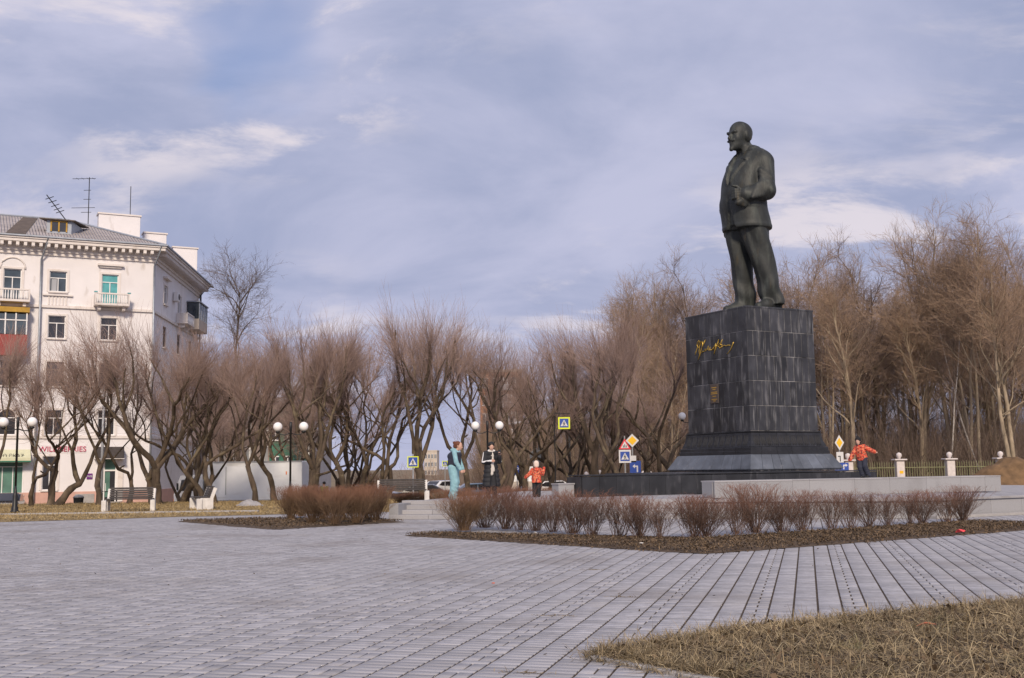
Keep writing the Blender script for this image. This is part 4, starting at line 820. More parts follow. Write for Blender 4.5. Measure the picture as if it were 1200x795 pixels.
# far passers-by
J = dict(head=(.04, 0, 1.56), neck=(.0, 0, 1.40), sh=[(0, .17, 1.35), (0, -.17, 1.35)], el=[(-.03, .22, 1.08), (-.03, -.22, 1.08)], wr=[(.03, .22, .84), (.05, -.22, .84)], hip=[(0, .09, .88), (0, -.09, .88)], kn=[(.06, .10, .48), (.0, -.10, .48)], an=[(.05, .10, .09), (-.10, -.10, .09)])
for x, y, Y, rz, h, c1, c2, lb in ((613, 565, 66, .4, 1.62, 'cloth_grey', 'cloth_navy', 'distant passer-by in a pale grey jacket beyond the terrace'), (380, 567, 58, 2.2, 1.50, 'cloth_green', 'cloth_black', 'distant passer-by in a green jacket behind the hedge')):
    p = at(x, y, Y); zg = float(gz(p[0], Y))
    person('person', lb, (p[0], Y, zg-.07), rz, h, J, [('trousers', c2, lambda s, J: legs(s, J, .10, .08, .07)), ('jacket', c1, lambda s, J: (arms(s, J, .08, .07, .06), trunk(s, J, .15, .20, .80, 1.38))), ('hair', 'hair_black', lambda s, J: (s.ell((.02, 0, 1.61), (.11, .095, .09), .02), s.ell((.14, 0, 1.53), (.08, .08, .085), .015, cut=True))), ('shoes', 'boot', lambda s, J: shoes(s, J))])

# ------------------------------------------------------------------ trees: limbs as tubes, thousands of shoots and twigs
def wander(r, p0, d0, n, step, bend, up):
    """crooked path of n points"""
    p = np.array(p0, float); d = np.array(d0, float); d /= np.linalg.norm(d); out = [p.copy()]
    for _ in range(n-1):
        d = d+r.normal(0, bend, 3)+np.array([0, 0, up]); d /= np.linalg.norm(d); p = p+d*step; out.append(p.copy())
    return np.array(out)
def shoots(r, O, D, Ln, rad, seg=4, up=.12, bend=.05):
    n = len(O); D = D/(np.linalg.norm(D, axis=1, keepdims=True)+1e-9); P = [O]; d = D.copy()
    for k in range(seg-1):
        d = d+r.normal(0, bend, (n, 3)); d[:, 2] += up; d /= np.linalg.norm(d, axis=1, keepdims=True); P.append(P[-1]+d*(Ln/(seg-1))[:, None])
    P = np.stack(P, 1); R = rad[:, None]*np.linspace(1, .28, seg)[None]; return P, R
def side_twigs(r, P, per, t0, t1, ang, ln, rad, seg=3, up=.1):
    """twigs leaving the polylines P"""
    T, Sg, _ = P.shape; idx = np.repeat(np.arange(T), per); t = r.uniform(t0, t1, len(idx))*(Sg-1); k = np.minimum(t.astype(int), Sg-2); fr = (t-k)[:, None]
    O = P[idx, k]*(1-fr)+P[idx, k+1]*fr; D = P[idx, k+1]-P[idx, k]; D /= np.linalg.norm(D, axis=1, keepdims=True)+1e-9
    rv = r.normal(0, 1, D.shape); rv -= (rv*D).sum(1, keepdims=True)*D; rv /= np.linalg.norm(rv, axis=1, keepdims=True)+1e-9
    D = D*math.cos(ang)+rv*math.sin(ang)
    return shoots(r, O, D, ln*r.uniform(.5, 1.3, len(O)), np.full(len(O), rad)*r.uniform(.7, 1.2, len(O)), seg, up, .08)
def pollard(seed, stems, hgt=6.1, nshoot=800, lean=0., slim=1.):
    r = np.random.default_rng(seed); limbs = []; heads = []
    for q in range(stems):
        a0 = q*2*PI/stems+r.uniform(0, 1); off = np.array([math.cos(a0), math.sin(a0), 0])*(.16*(stems-1))
        fork = r.uniform(1.0, 1.9); n = 7
        tr = wander(r, off, (math.cos(a0)*.12+lean, math.sin(a0)*.12, 1), n, fork/(n-1), .16, .02); r0 = (.175 if stems < 3 else .125)*slim*r.uniform(.85, 1.1)
        rr = np.linspace(1.15, .85, n)*r0; rr[0] *= 1.28; limbs.append((tr, rr))
        nl = 2 if stems > 1 else r.integers(2, 4)
        for k in range(nl):
            a = a0+k*2*PI/nl+r.uniform(-.5, .5); d = np.array([math.cos(a)*.55, math.sin(a)*.55, .85]); m = 10; ll = (hgt-fork)*r.uniform(.85, 1.08)
            lp = wander(r, tr[-1]-np.array([0, 0, .05]), d, m, ll/(m-1)*1.08, .21, .11); rl = r0*r.uniform(.55, .75); limbs.append((lp, np.linspace(rl, rl*.42, m))); heads.append((lp, rl))
            for j in range(r.integers(2, 4)):
                i0 = r.integers(3, 7); a = r.uniform(0, 2*PI); sl2 = max(.6, hgt-lp[i0][2])*r.uniform(.7, 1.05); sp_ = wander(r, lp[i0], (math.cos(a)*.7, math.sin(a)*.7, .7), 7, sl2/6, .18, .14)
                limbs.append((sp_, np.linspace(rl*.45, rl*.22, 7))); heads.append((sp_, rl*.5))
            if r.random() < .5:      # sawn stub
                i0 = r.integers(2, 5); a = r.uniform(0, 2*PI); limbs.append((wander(r, lp[i0], (math.cos(a), math.sin(a), .5), 3, .14, .05, 0), np.array([rl*.45, rl*.42, rl*.4])))
    parts = []
    for p, rr in limbs:
        # knobbly bark outline
        rr = rr*(1+.10*np.sin(np.arange(len(rr))*2.3+p[0, 0]*9)); parts.append(rib_tubes(p[None], rr[None], 9))
        e = p[-1]; parts.append(rib_tubes(np.stack([e, e+(p[-1]-p[-2])*.25])[None], np.array([[rr[-1], rr[-1]*.3]]), 9))
    tv, tf = cat(parts)
    # knuckles and shoots
    O = []; wts = np.array([h[1] for h in heads]); wts = wts/wts.sum()
    cx = np.mean([h[0][-1] for h in heads], 0)
    for (p, rl), w_ in zip(heads, wts):
        n = int(nshoot*w_); t = 1-np.abs(r.normal(0, .19, n)); t = np.clip(t, .35, 1)*(len(p)-1); k = np.minimum(t.astype(int), len(p)-2); fr = (t-k)[:, None]; O.append(p[k]*(1-fr)+p[k+1]*fr)
    O = np.concatenate(O); n = len(O); out = (O-cx); out[:, 2] = 0; out /= (np.linalg.norm(out, axis=1, keepdims=True)+.6)
    D = np.array([0, 0, 1.])+out*1.0+r.normal(0, .46, (n, 3)); D[:, 2] = np.maximum(D[:, 2], .05)
    Ln = r.uniform(.7, 2.3, n)*(.75+.25*np.clip(D[:, 2], 0, 1)); P, R = shoots(r, O, D, Ln, r.uniform(.0045, .0095, n), 4, .07, .07)
    ps = [rib_tubes(P, R, 3)]
    P2, R2 = side_twigs(r, P, 2, .15, .85, .5, .8, .0055, 3, .08); ps.append(rib_tubes(P2, R2, 3))
    lo = np.concatenate([h[0][None][:, -7:] for h in heads]); P3, R3 = side_twigs(r, lo, 12, .1, .9, 1.25, .8, .005, 4, .03); ps.append(rib_tubes(P3, R3, 3))
    v, f = cat(ps); return meshdata('trunk', tv, tf, 'bark', True), meshdata('crown', v, f, 'twig')
POL = [pollard(11, 2), pollard(12, 1), pollard(13, 3), pollard(14, 2, 6.2), pollard(15, 1, 5.2, 480, .15, .75), pollard(16, 2, 5.5), pollard(17, 1, 5.0, 320, -.2, .6), pollard(18, 3, 6.0), pollard(19, 1, 6.4, 560, .1, .85), pollard(20, 2, 5.1, 560, -.1, .8)]
def place_tree(name, data, label, cat_, loc, rz, sc, group, szz=1.):
    o = thing(name, label, cat_, loc, rz, group); o.scale = (sc, sc, sc*szz*random.uniform(.95, 1.06)); o.rotation_euler[0] = random.uniform(-.05, .05); o.rotation_euler[1] = random.uniform(-.05, .05)
    link('trunk', data[0], o); link('crown', data[1], o); return o
ORD = ['first', 'second', 'third', 'fourth', 'fifth', 'sixth', 'seventh', 'eighth', 'ninth', 'tenth', 'eleventh', 'twelfth', 'thirteenth', 'fourteenth', 'fifteenth', 'sixteenth', 'seventeenth', 'eighteenth', 'nineteenth', 'twentieth']
# front row: pixel of the foot, distance, variant, turn, scale, what tells it apart
front = [(-8, 48, 4, .4, 1.0, 'pollarded tree cut by the left edge of the picture'), (38, 50, 6, 1.0, .95, 'slender crooked tree beside the left globe lamp'), (64, 51, 9, 2.2, 1.12, 'stout double-trunked pollard in front of the white building shop sign'),
         (117, 50, 4, .2, 1.0, 'thin leaning pollard just left of the wooden bench'), (152, 53, 6, 4.0, 1.1, 'thin straight pollard behind the wooden bench'), (183, 51, 0, 5.2, 1.06, 'thick many-limbed pollard at the right end of the wooden bench'), (216, 54, 9, .9, 1.05, 'thick pollard hiding part of the white truck cab'),
         (247, 52, 7, 3.3, 1.05, 'bushy many-trunked pollard between truck cab and cargo box'), (299, 50, 4, 1.5, .98, 'small forked pollard in front of the white cargo box'), (322, 54, 8, 2.9, 1.0, 'knobbly pollard left of the middle globe lamp'), (364, 51, 3, .6, 1.04, 'forked pollard just right of the middle globe lamp'),
         (402, 53, 8, 1.9, 1.06, 'leaning pollard behind the dense low hedge'), (418, 57, 2, 4.4, 1.06, 'many-stemmed pollard behind the right end of the hedge'), (450, 54, 9, .1, 1.04, 'dark thick pollard left of the terrace bench'), (497, 52, 3, 3.9, 1.06, 'forked pollard beside the blue and lime crossing sign'),
         (548, 55, 8, 1.1, 1.05, 'pollard behind the woman in the blue tracksuit'), (584, 54, 2, 5.6, 1.04, 'pollard behind the woman in the long black coat'), (621, 56, 9, 2.6, 1.1, 'pollard behind the small child in orange'), (650, 58, 7, 1.4, 1.06, 'pollard just right of the small child'),
         (696, 55, 1, 4.7, 1.1, 'pollard with a low bent limb above the black plinth'), (727, 52.5, 8, 3.0, 1.05, 'pollard standing close in front of the red triangular road sign'), (776, 58, 0, .3, 1.1, 'pollard just left of the pedestal')]
for x, Y, v_, rz, sc, lb in front:
    p = at(x, 560, Y); place_tree('pollarded_tree', POL[v_], 'bare '+lb, 'tree', (p[0], Y, float(gz(p[0], Y))-.07), rz, sc, 'pollarded trees along the street', 1.12)
random.seed(5); k_b = -1
for q in range(20):
    x = 15+q*40+random.uniform(-12, 12); Y = random.uniform(60.5, 64) if x < 470 else random.uniform(62, 70)
    if x < 215 or 425 < x < 565: continue
    k_b += 1
    if 225 < x < 370: Y = 71+random.uniform(0, 2)
    p = at(x, 560, Y); place_tree('pollarded_tree', POL[random.randrange(10)], ORD[k_b]+' from the left in the back row of bare pollarded trees', 'tree', (p[0], Y, float(gz(p[0], Y))-.07), random.uniform(0, 6), random.uniform(1.0, 1.22), 'pollarded trees in the back row')

def forest_tree(seed, hgt, trunks=1, boughs=16, tan=True, spread=.36, lean=0., twm=None, fine=1.):
    r = np.random.default_rng(seed); tp = []; bp_ = []; n = 14
    for q in range(trunks):
        a = q*2.1+r.uniform(0, 1); d = np.array([math.cos(a)*.10*(trunks > 1)+lean, math.sin(a)*.10*(trunks > 1), 1]); h_ = hgt*r.uniform(.85, 1)
        t = wander(r, (math.cos(a)*.2*(trunks-1), math.sin(a)*.2*(trunks-1), 0), d, n, h_/(n-1), .05, .02); r0 = .013*hgt/math.sqrt(trunks)
        tp.append((t, np.linspace(r0, .02, n)*np.where(np.arange(n) == 0, 1.3, 1)))
        for k in range(boughs):
            z = r.uniform(.22, .95)**.9*(n-1); i0 = min(int(z), n-2); o = t[i0]+(t[i0+1]-t[i0])*(z-i0); a = r.uniform(0, 2*PI); ln = hgt*spread*(1.05-z/(n-1)*.72)*r.uniform(.7, 1.25)
            e = .75+.9*z/(n-1); b = wander(r, o, (math.cos(a), math.sin(a), e), 7, ln/6, .15, .05); bp_.append((b, np.linspace(r0*.42*(1.1-z/n*.7), .012, 7)))
    tv, tf = cat([rib_tubes(p[None], rr[None], 8) for p, rr in tp]+[rib_tubes(p[None], rr[None], 5) for p, rr in bp_])
    Bq = np.stack([p for p, _ in bp_]); P1, R1 = side_twigs(r, Bq, 9, .15, 1., .75, hgt*.115, .015, 5, .04)
    Tt = np.stack([p for p, _ in tp])[:, -6:]; P1b, R1b = side_twigs(r, Tt, 14, .1, 1., .7, hgt*.10, .013, 5, .04)
    P1 = np.concatenate([P1, P1b]); R1 = np.concatenate([R1, R1b])
    P2, R2 = side_twigs(r, P1, int(7*fine), .1, 1., .7, hgt*.06, .0085, 4, .035); P3, R3 = side_twigs(r, P2, int(3*fine), .2, 1., .6, hgt*.034, .006, 3, .03)
    v, f = cat([rib_tubes(P1, R1, 3), rib_tubes(P2, R2, 3), rib_tubes(P3, R3, 3)])
    return meshdata('trunk', tv, tf, 'bark_pale' if tan else 'bark', True), meshdata('crown', v, f, twm or ('twig_tan' if tan else 'twig_grey'))
FT = [forest_tree(31, 16, 1, 18), forest_tree(32, 15, 2, 11), forest_tree(33, 17, 3, 9, spread=.30), forest_tree(34, 14, 1, 20, False), forest_tree(35, 15, 2, 12, False, .27), forest_tree(36, 13, 3, 8, True, .30)]
OUT_T = forest_tree(41, 17, 2, 14, True, .36, -.04, None, 1.2)
# named big trees of the wood
big = [(768, 96, FT[2], 3.3, 1.08, 'bushy forest tree at the left start of the wood above the street trees'), (803, 97, FT[1], .7, 1.2, 'forest tree whose top shows just left of the statue legs'), (845, 99, FT[4], 5.1, 1.22, 'grey forest tree half hidden by the pedestal'), (985, 93, FT[2], 2.6, 1.12, 'multi-stemmed tree behind the blue arrow sign'), (1190, 78, OUT_T, .2, 1.13, 'large pale-trunked forest tree at the right edge leaning left'), (1140, 84, FT[2], 1.0, 1.16, 'tall multi-stemmed tree rising highest near the right edge'), (1085, 88, FT[1], 4., 1.3, 'tall tan tree with spreading top above the second fence pillar'), (1040, 92, FT[3], 2., 1.35, 'tall grey forest tree above the balancing child'),
       (1000, 82, FT[0], 5., 1.0, 'tan forest tree behind the yellow diamond road sign'), (965, 86, FT[4], 1.5, 1.12, 'grey forest tree just right of the pedestal'), (925, 90, FT[5], .5, 1.35, 'bushy tan tree showing behind the statue legs'), (865, 94, FT[1], 3., 1.2, 'forest tree directly behind the pedestal'), (825, 90, FT[3], 2.2, 1.22, 'grey forest tree left of the statue'), (782, 92, FT[0], 4.1, 1.12, 'tan tree at the left end of the wood'), (758, 98, FT[5], 1.2, 1.3, 'bushy tree behind the street tree row near the pedestal')]
for x, Y, dt, rz, sc, lb in big:
    p = at(x, 540, Y); place_tree('forest_tree', dt, 'bare '+lb, 'tree', (p[0], Y, float(gz(p[0], Y))-.07), rz, sc, 'bare trees of the wood')
random.seed(9)
for q in range(56):
    x = random.uniform(755, 1290); Y = random.uniform(86, 125); dt = random.choice(FT)
    hpx = 215+max(0, (x-950))*.28; sc = min(1.5, (hpx/FPX*Y)/15.)*random.uniform(.72, 1.0)
    p = at(x, 540, Y); place_tree('forest_tree', dt, 'one of the many bare brown trees filling the wood behind the fence', 'tree', (p[0], Y, float(gz(p[0], Y))-.07), random.uniform(0, 6), sc, 'trees deep in the wood')
for q in range(26):
    x = random.uniform(560, 815); Y = random.uniform(88, 130); dt = random.choice(FT[:])
    sc = (random.uniform(80, 105)/FPX*Y)/15.
    p = at(x, 540, Y); place_tree('forest_tree', dt, 'one of the small far bare trees beyond the street, left of the pedestal', 'tree', (p[0], Y, float(gz(p[0], Y))-.07), random.uniform(0, 6), sc, 'far trees beyond the street')
for q in range(12):
    x = random.uniform(200, 400); Y = random.uniform(80, 92) if x > 262 else 101; dt = random.choice([FT[3], FT[4]])
    sc = (random.uniform(130, 165)/FPX*Y)/15.
    p = at(x, 540, Y); place_tree('forest_tree', dt, 'one of the grey bare trees behind the street row near the white building', 'tree', (p[0], Y, float(gz(p[0], Y))-.07), random.uniform(0, 6), sc, 'grey trees beside the white building')
p = at(281, 560, 96); place_tree('forest_tree', forest_tree(51, 18, 1, 17, False, .40, 0, 'brush', 1.0), 'tall lone bare tree standing above the others right of the white building', 'tree', (p[0], 96, -1.0), 1.0, 1.08, None)
for x, Y, sc, lb in ((1112, 82, 1.2, 'slim white birch trunk behind the second fence pillar'), (1151, 83, 1.25, 'leaning white birch trunk near the earth mound')):
    p = at(x, 540, Y); r = np.random.default_rng(int(x)); t = wander(r, (0, 0, 0), (-.25 if x == 1151 else .05, 0, 1), 12, .95, .05, .0); tv, tf = rib_tubes(t[None], np.linspace(.06, .012, 12)[None], 8)
    P1, R1 = side_twigs(r, t[None][:, 4:], 60, .0, 1., .7, 1.6, .009, 4, .05); P2, R2 = side_twigs(r, P1, 8, .2, 1., .6, .6, .006, 3, -.02); v, f = cat([rib_tubes(P1, R1, 3), rib_tubes(P2, R2, 3)])
    place_tree('birch_tree', (meshdata('trunk', tv, tf, 'birch', True), meshdata('crown', v, f, 'twig_grey')), lb, 'tree', (p[0], Y, -.07), 0, sc, 'birches at the edge of the wood')
# undergrowth filling the wood
def thicket(name, x0, x1, Y0, Y1, n, h, m, label, seed):
    r = np.random.default_rng(seed); Y = r.uniform(Y0, Y1, n); X = (r.uniform(x0, x1, n)-600)/FPX*Y
    O = np.stack([X, Y, gz(X, Y)-.1], -1); D = np.stack([r.normal(0, .28, n), r.normal(0, .28, n), np.ones(n)], -1); P, R = shoots(r, O, D, h*r.uniform(.45, 1.2, n), r.uniform(.012, .03, n), 5, .02, .09)
    P2, R2 = side_twigs(r, P, 5, .15, 1., .6, h*.3, .010, 4, .08); P3, R3 = side_twigs(r, P2, 2, .2, 1., .6, h*.16, .007, 3, .05)
    v, f = cat([rib_tubes(P, R, 3), rib_tubes(P2, R2, 3), rib_tubes(P3, R3, 3)]); tag(link(name, meshdata(name, v, f, m)), label, 'undergrowth', kind='stuff')
thicket('undergrowth', 780, 1290, 78, 125, 3600, 4.6, 'brush', 'dense brown undergrowth of saplings behind the fence', 1)
thicket('undergrowth', 560, 830, 84, 128, 2200, 4.2, 'brush', 'dense brown undergrowth beyond the street left of the pedestal', 2)
thicket('undergrowth', 780, 1290, 120, 150, 2600, 9.5, 'brush', 'far dense mass of bare saplings closing the wood', 3)
thicket('undergrowth', 555, 800, 125, 150, 1500, 7.5, 'twig_grey', 'far mass of bare brush beyond the street', 4)
thicket('undergrowth', 470, 560, 105, 120, 260, 2.6, 'twig_grey', 'low far brush seen between the trunks', 5)

# ------------------------------------------------------------------ shrubs
def shrub(seed, n, h, spread, m, twig=5):
    r = np.random.default_rng(seed); a = r.uniform(0, 2*PI, n); rad = np.abs(r.normal(0, .07, n)); O = np.stack([np.cos(a)*rad, np.sin(a)*rad, np.zeros(n)], -1)
    D = np.stack([np.cos(a)*r.uniform(0, spread, n), np.sin(a)*r.uniform(0, spread, n), np.ones(n)], -1); P, R = shoots(r, O, D, h*r.uniform(.7, 1.08, n), r.uniform(.003, .006, n), 5, .05, .10)
    P2, R2 = side_twigs(r, P, twig, .2, .95, .5, h*.36, .0028, 4, .12); P3, R3 = side_twigs(r, P2, 2, .2, 1., .5, h*.16, .002, 3, .08)
    P = np.concatenate([P], 0); v, f = cat([rib_tubes(P, R, 3), rib_tubes(P2, R2, 3), rib_tubes(P3, R3, 3)])
    v[:, 2] = np.where(v[:, 2] > h, h+(v[:, 2]-h)*.3, v[:, 2]); return meshdata('shrub', v, f, m)
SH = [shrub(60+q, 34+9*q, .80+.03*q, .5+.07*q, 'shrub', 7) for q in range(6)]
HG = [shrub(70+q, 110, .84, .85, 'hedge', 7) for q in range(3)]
row = [onz(x, y)[:2] for x, y in ((572, 621), (770, 634), (1128, 613))]
ln1 = np.linalg.norm(row[1]-row[0]); ln2 = np.linalg.norm(row[2]-row[1]); n = 24; k = 0
for q in range(n):
    d = (q+.3*random.uniform(-1, 1))/(n-1)*(ln1+ln2); p = row[0]+(row[1]-row[0])*d/ln1 if d < ln1 else row[1]+(row[2]-row[1])*(d-ln1)/ln2
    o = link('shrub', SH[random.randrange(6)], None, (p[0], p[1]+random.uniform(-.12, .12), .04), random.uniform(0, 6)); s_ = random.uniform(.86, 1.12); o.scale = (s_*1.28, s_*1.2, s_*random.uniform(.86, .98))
    tag(o, f'bare twiggy shrub, {ORD[q] if q < 20 else ["twenty-first", "twenty-second", "twenty-third", "twenty-fourth"][q-20]} from the left along the bed below the monument', 'shrub', 'shrubs along the planting bed')
p = onz(543, 624)[:2]; o = link('shrub', HG[0], None, (p[0], p[1], .04), 0); o.scale = (1.3, 1.3, 1.0); tag(o, 'dense rounded rusty shrub alone at the left tip of the bed', 'shrub')
hl = [onz(x, y)[:2] for x, y in ((340, 611), (366, 615), (392, 616.5), (418, 615), (440, 612.5), (352, 607), (378, 610), (404, 611), (430, 610))]
for q, p in enumerate(hl):
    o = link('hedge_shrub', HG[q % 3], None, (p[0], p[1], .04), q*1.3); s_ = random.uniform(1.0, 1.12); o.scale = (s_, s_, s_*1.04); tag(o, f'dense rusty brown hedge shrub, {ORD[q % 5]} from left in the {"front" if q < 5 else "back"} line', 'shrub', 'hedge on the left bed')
for q in range(14):
    x = 470+q*15; p = onz(x, 584, TZ); Y = 46; p = at(x, 580, Y); o = link('low_shrub', HG[q % 3], None, (p[0], Y, 0.0), q*2.1); o.scale = (1.0, .8, random.uniform(.5, .75)); tag(o, f'low rusty shrub, {ORD[q]} from the left behind the terrace floor', 'shrub', 'low shrubs behind the terrace')
p = at(432, 560, 62); o = link('round_bush', HG[1], None, (p[0], 62, -1.), 0); o.scale = (2.2, 2.2, 2.6); tag(o, 'large round orange-brown bush far behind the hedge', 'bush')

# ------------------------------------------------------------------ white apartment house on the left
BP = at(180.5, 305, 78.); BZ = -1.0; fa = math.radians(206); FD = np.array([math.cos(fa), math.sin(fa)]); FN = np.array([-FD[1], FD[0]])*1.0
FN = FN if FN[1] < 0 else -FN
sa_ = math.radians(95); SDr = np.array([math.cos(sa_), math.sin(sa_)]); SN = np.array([SDr[1], -SDr[0]])
bld = thing('apartment_house', 'five-storey white plastered apartment house with grey hipped roof', 'building', (BP[0], BP[1], BZ))
Z3 = np.array([0, 0, 1.])
class Wall:
    def __init__(s, d, n, L): s.d, s.n, s.L = np.array([*d, 0]), np.array([*n, 0]), L
    def p(s, t, z, off=0.): return s.d*t+s.n*off+Z3*(z-BZ)
    def box(s, name, m, t0, t1, z0, z1, o0, o1, parent=None, bev=0.):
        return bx(name, m, parent or bld, s.p((t0+t1)/2, (z0+z1)/2, (o0+o1)/2), (abs(t1-t0)/2, abs(o1-o0)/2, abs(z1-z0)/2), axes=[s.d, s.n, Z3], bev=bev)
    def wall(s, z0, z1, holes, m, depth=.16, name='wall', off=0.):
        us = sorted({0, s.L}|{h[0] for h in holes}|{h[1] for h in holes}); zs = sorted({z0, z1}|{h[2] for h in holes}|{h[3] for h in holes}); mb = MB()
        for a, b in zip(us[:-1], us[1:]):
            for c, d in zip(zs[:-1], zs[1:]):
                if any(h[0] <= (a+b)/2 <= h[1] and h[2] <= (c+d)/2 <= h[3] for h in holes): continue
                mb.sheet([s.p(a, c, off), s.p(b, c, off), s.p(b, d, off), s.p(a, d, off)])
        for a, b, c, d in holes:
            q = [(a, c), (b, c), (b, d), (a, d)]
            for (x0, y0), (x1, y1) in zip(q, q[1:]+q[:1]): mb.sheet([s.p(x0, y0, off), s.p(x1, y1, off), s.p(x1, y1, off-depth), s.p(x0, y0, off-depth)])
        return mb.build(name, m, bld)
    def window(s, t0, t1, z0, z1, frame='window_white', glass='glass', transom=.68, mull=1, surround=True, sill=True, curtain=False):
        w_ = bx('window', glass, bld, s.p((t0+t1)/2, (z0+z1)/2, -.15), ((t1-t0)/2, .02, (z1-z0)/2), axes=[s.d, s.n, Z3]); fw = .055
        mb = MB(); ax = [s.d, s.n, Z3]; zt = z0+(z1-z0)*transom
        for a, b, c, d in ((t0, t0+fw, z0, z1), (t1-fw, t1, z0, z1), (t0+fw, t1-fw, z0, z0+fw), (t0+fw, t1-fw, z1-fw, z1), (t0+fw, t1-fw, zt-fw/2, zt+fw/2)): mb.box(s.p((a+b)/2, (c+d)/2, -.10), ((b-a)/2, .03, (d-c)/2), axes=ax)
        for q in range(mull): tt = t0+(t1-t0)*(q+1)/(mull+1); mb.box(s.p(tt, (z0+fw+zt-fw/2)/2, -.10), (fw/2, .03, (zt-z0-1.5*fw)/2), axes=ax)
        mb.build('frame', frame, w_)
        if curtain: bx('curtain', 'curtain', w_, s.p(t0+(t1-t0)*.72, (z0+zt)/2, -.127), ((t1-t0)*.16, .002, (zt-z0)/2-.06), axes=ax)
        if sill: bx('sill', 'trim', w_, s.p((t0+t1)/2, z0-.05, .05), ((t1-t0)/2+.08, .09, .04), axes=ax)
        if surround:
            for a, b, c, d in ((t0-.16, t0-.003, z0, z1+.14), (t1+.003, t1+.16, z0, z1+.14), (t0-.003, t1+.003, z1+.003, z1+.14)): bx('surround', 'trim', w_, s.p((a+b)/2, (c+d)/2, .025), (abs(b-a)/2, .025, (d-c)/2), axes=ax)
        return w_
    def balcony(s, t0, t1, z, depth, m_slab='trim', m_bal='window_white', rail='trim', teal=False):
        b_ = s.box('balcony', m_slab, t0, t1, z-.16, z, .003, depth, bev=.02); ax = [s.d, s.n, Z3]
        for q in (.15, .85): tt = t0+(t1-t0)*q; bx('bracket', m_slab, b_, s.p(tt, z-.30, depth*.35), (.11, depth*.34, .137), axes=ax, bev=.03)
        n = max(4, int((t1-t0)/.17))
        for q in range(n): tt = t0+.1+(t1-t0-.2)*(q+.5)/n; MB().lathe([(.03, 0), (.05, .12), (.045, .3), (.025, .5), (.035, .62)], s.p(tt, z, depth-.08), 7).build('baluster', m_bal, b_, True)
        bx('rail', rail, b_, s.p((t0+t1)/2, z+.67, depth-.08), ((t1-t0)/2, .07, .05), axes=ax)
        for tt in (t0+.05, t1-.05):
            bx('rail_post', rail, b_, s.p(tt, z+.36, depth-.08), (.05, .075, .36), axes=ax)
            if teal: bx('rail_cap', 'glass_teal', b_, s.p(tt, z+.755, depth-.08), (.11, .11, .035), axes=ax)
            bx('side_panel', rail, b_, s.p(tt, z+.33, depth*.45), (.04, depth*.42, .33), axes=ax)
        return b_
WF = Wall(FD, FN, 22.); WS = Wall(SDr, SN, 16.6)
cols = [(2.35, 3.45), (5.7, 6.8), (8.55, 9.65), (11.9, 13.0), (15.2, 16.3), (18.6, 19.7)]
flo = [(13.75, 15.15), (10.55, 12.1), (7.3, 8.95), (4.02, 5.7)]
holes = []; wins = []
for ci, (a, b) in enumerate(cols):
    for fi, (c, d) in enumerate(flo):
        c2 = c
        if fi == 0 and ci == 2: c2 = 13.0
        if fi == 0 and ci == 0: c2 = 13.05
        holes.append((a, b, c2, d)); wins.append((ci, fi, a, b, c2, d))
shop = [(2.14, 2.97, -.85, 2.39), (5.94, 6.85, .35, 2.6), (8.0, 9.9, .1, 2.25), (11.5, 13.2, .3, 2.4), (15., 16.6, .3, 2.4)]
WF.wall(.22, 16.2, holes+[h if h[2] > .22 else (h[0], h[1], .22, h[3]) for h in shop], 'plaster')
for ci, fi, a, b, c, d in wins:
    gl_ = 'glass_teal' if (ci == 0 and fi == 0) else ('glass_dark' if fi else 'glass')
    WF.window(a, b, c, d, 'window_white' if fi != 2 else 'window_brown', gl_, .68 if c > 13.2 or fi else .74, 1, True, not (fi == 0 and ci in (0, 2)), curtain=(fi == 0 and ci == 1) or (fi == 1 and ci == 2))
# ground floor: plinth band, shop fronts, entrance
for a, b in ((0, 2.0), (3.1, 22)): WF.box('base_band', 'pink_base', a, b, BZ, .22, -.02, .05)
e_ = WF.box('entrance_door', 'glass_dark', 2.2, 2.9, -.45, 1.55, -.17, -.13); WF.box('door_frame', 'window_white', 2.14, 2.22, -.5, 2.39, -.125, -.05, e_); WF.box('door_frame', 'window_white', 2.89, 2.97, -.5, 2.39, -.125, -.05, e_); WF.box('door_frame', 'window_white', 2.22, 2.89, 1.56, 1.66, -.125, -.05, e_); WF.box('transom_pane', 'shop_green', 2.22, 2.89, 1.66, 2.39, -.17, -.13, e_); WF.box('door_glass', 'shop_green', 2.55, 2.87, -.2, 1.5, -.128, -.12, e_); WF.box('door_handle', 'window_white', 2.80, 2.83, .2, .75, -.119, -.08, e_)
WF.box('doorstep', 'kerb', 1.9, 3.2, BZ, -.5, -.2, .5)
cn = WF.box('entrance_canopy', 'canopy_dark', 1.78, 3.57, 2.42, 3.2, .01, .9, bev=.03); WF.box('canopy_edge', 'trim', 1.74, 3.61, 2.38, 2.415, .01, .94, cn)
WF.box('door_pilaster', 'trim', 1.72, 2.05, -.5, 2.37, .003, .10); WF.box('door_pilaster', 'trim', 3.06, 3.39, -.5, 2.37, .003, .10)
WF.window(5.94, 6.85, .35, 2.6, 'window_white', 'glass_dark', .74, 1, True)
w_ = WF.window(8.0, 9.9, .1, 2.25, 'window_white', 'shop_green', .85, 2, False)
for a, b, c, d in shop[3:]: WF.window(a, b, c, d, 'window_white', 'glass_dark', .8, 1)
WF.box('utility_hatch', 'kerb', 3.55, 4.75, -.95, .05, .052, .12)
aw = MB().prism([(0, 0), (.9, -.55), (.9, -.75), (0, -.75)], WF.p(7.62, 3.06, .004), WF.n, Z3, WF.d, 2.6).build('awning', 'awning', bld)
WF.box('awning_valance', 'awning_green', 7.60, 10.24, 2.22, 2.30, .01, .93, aw)
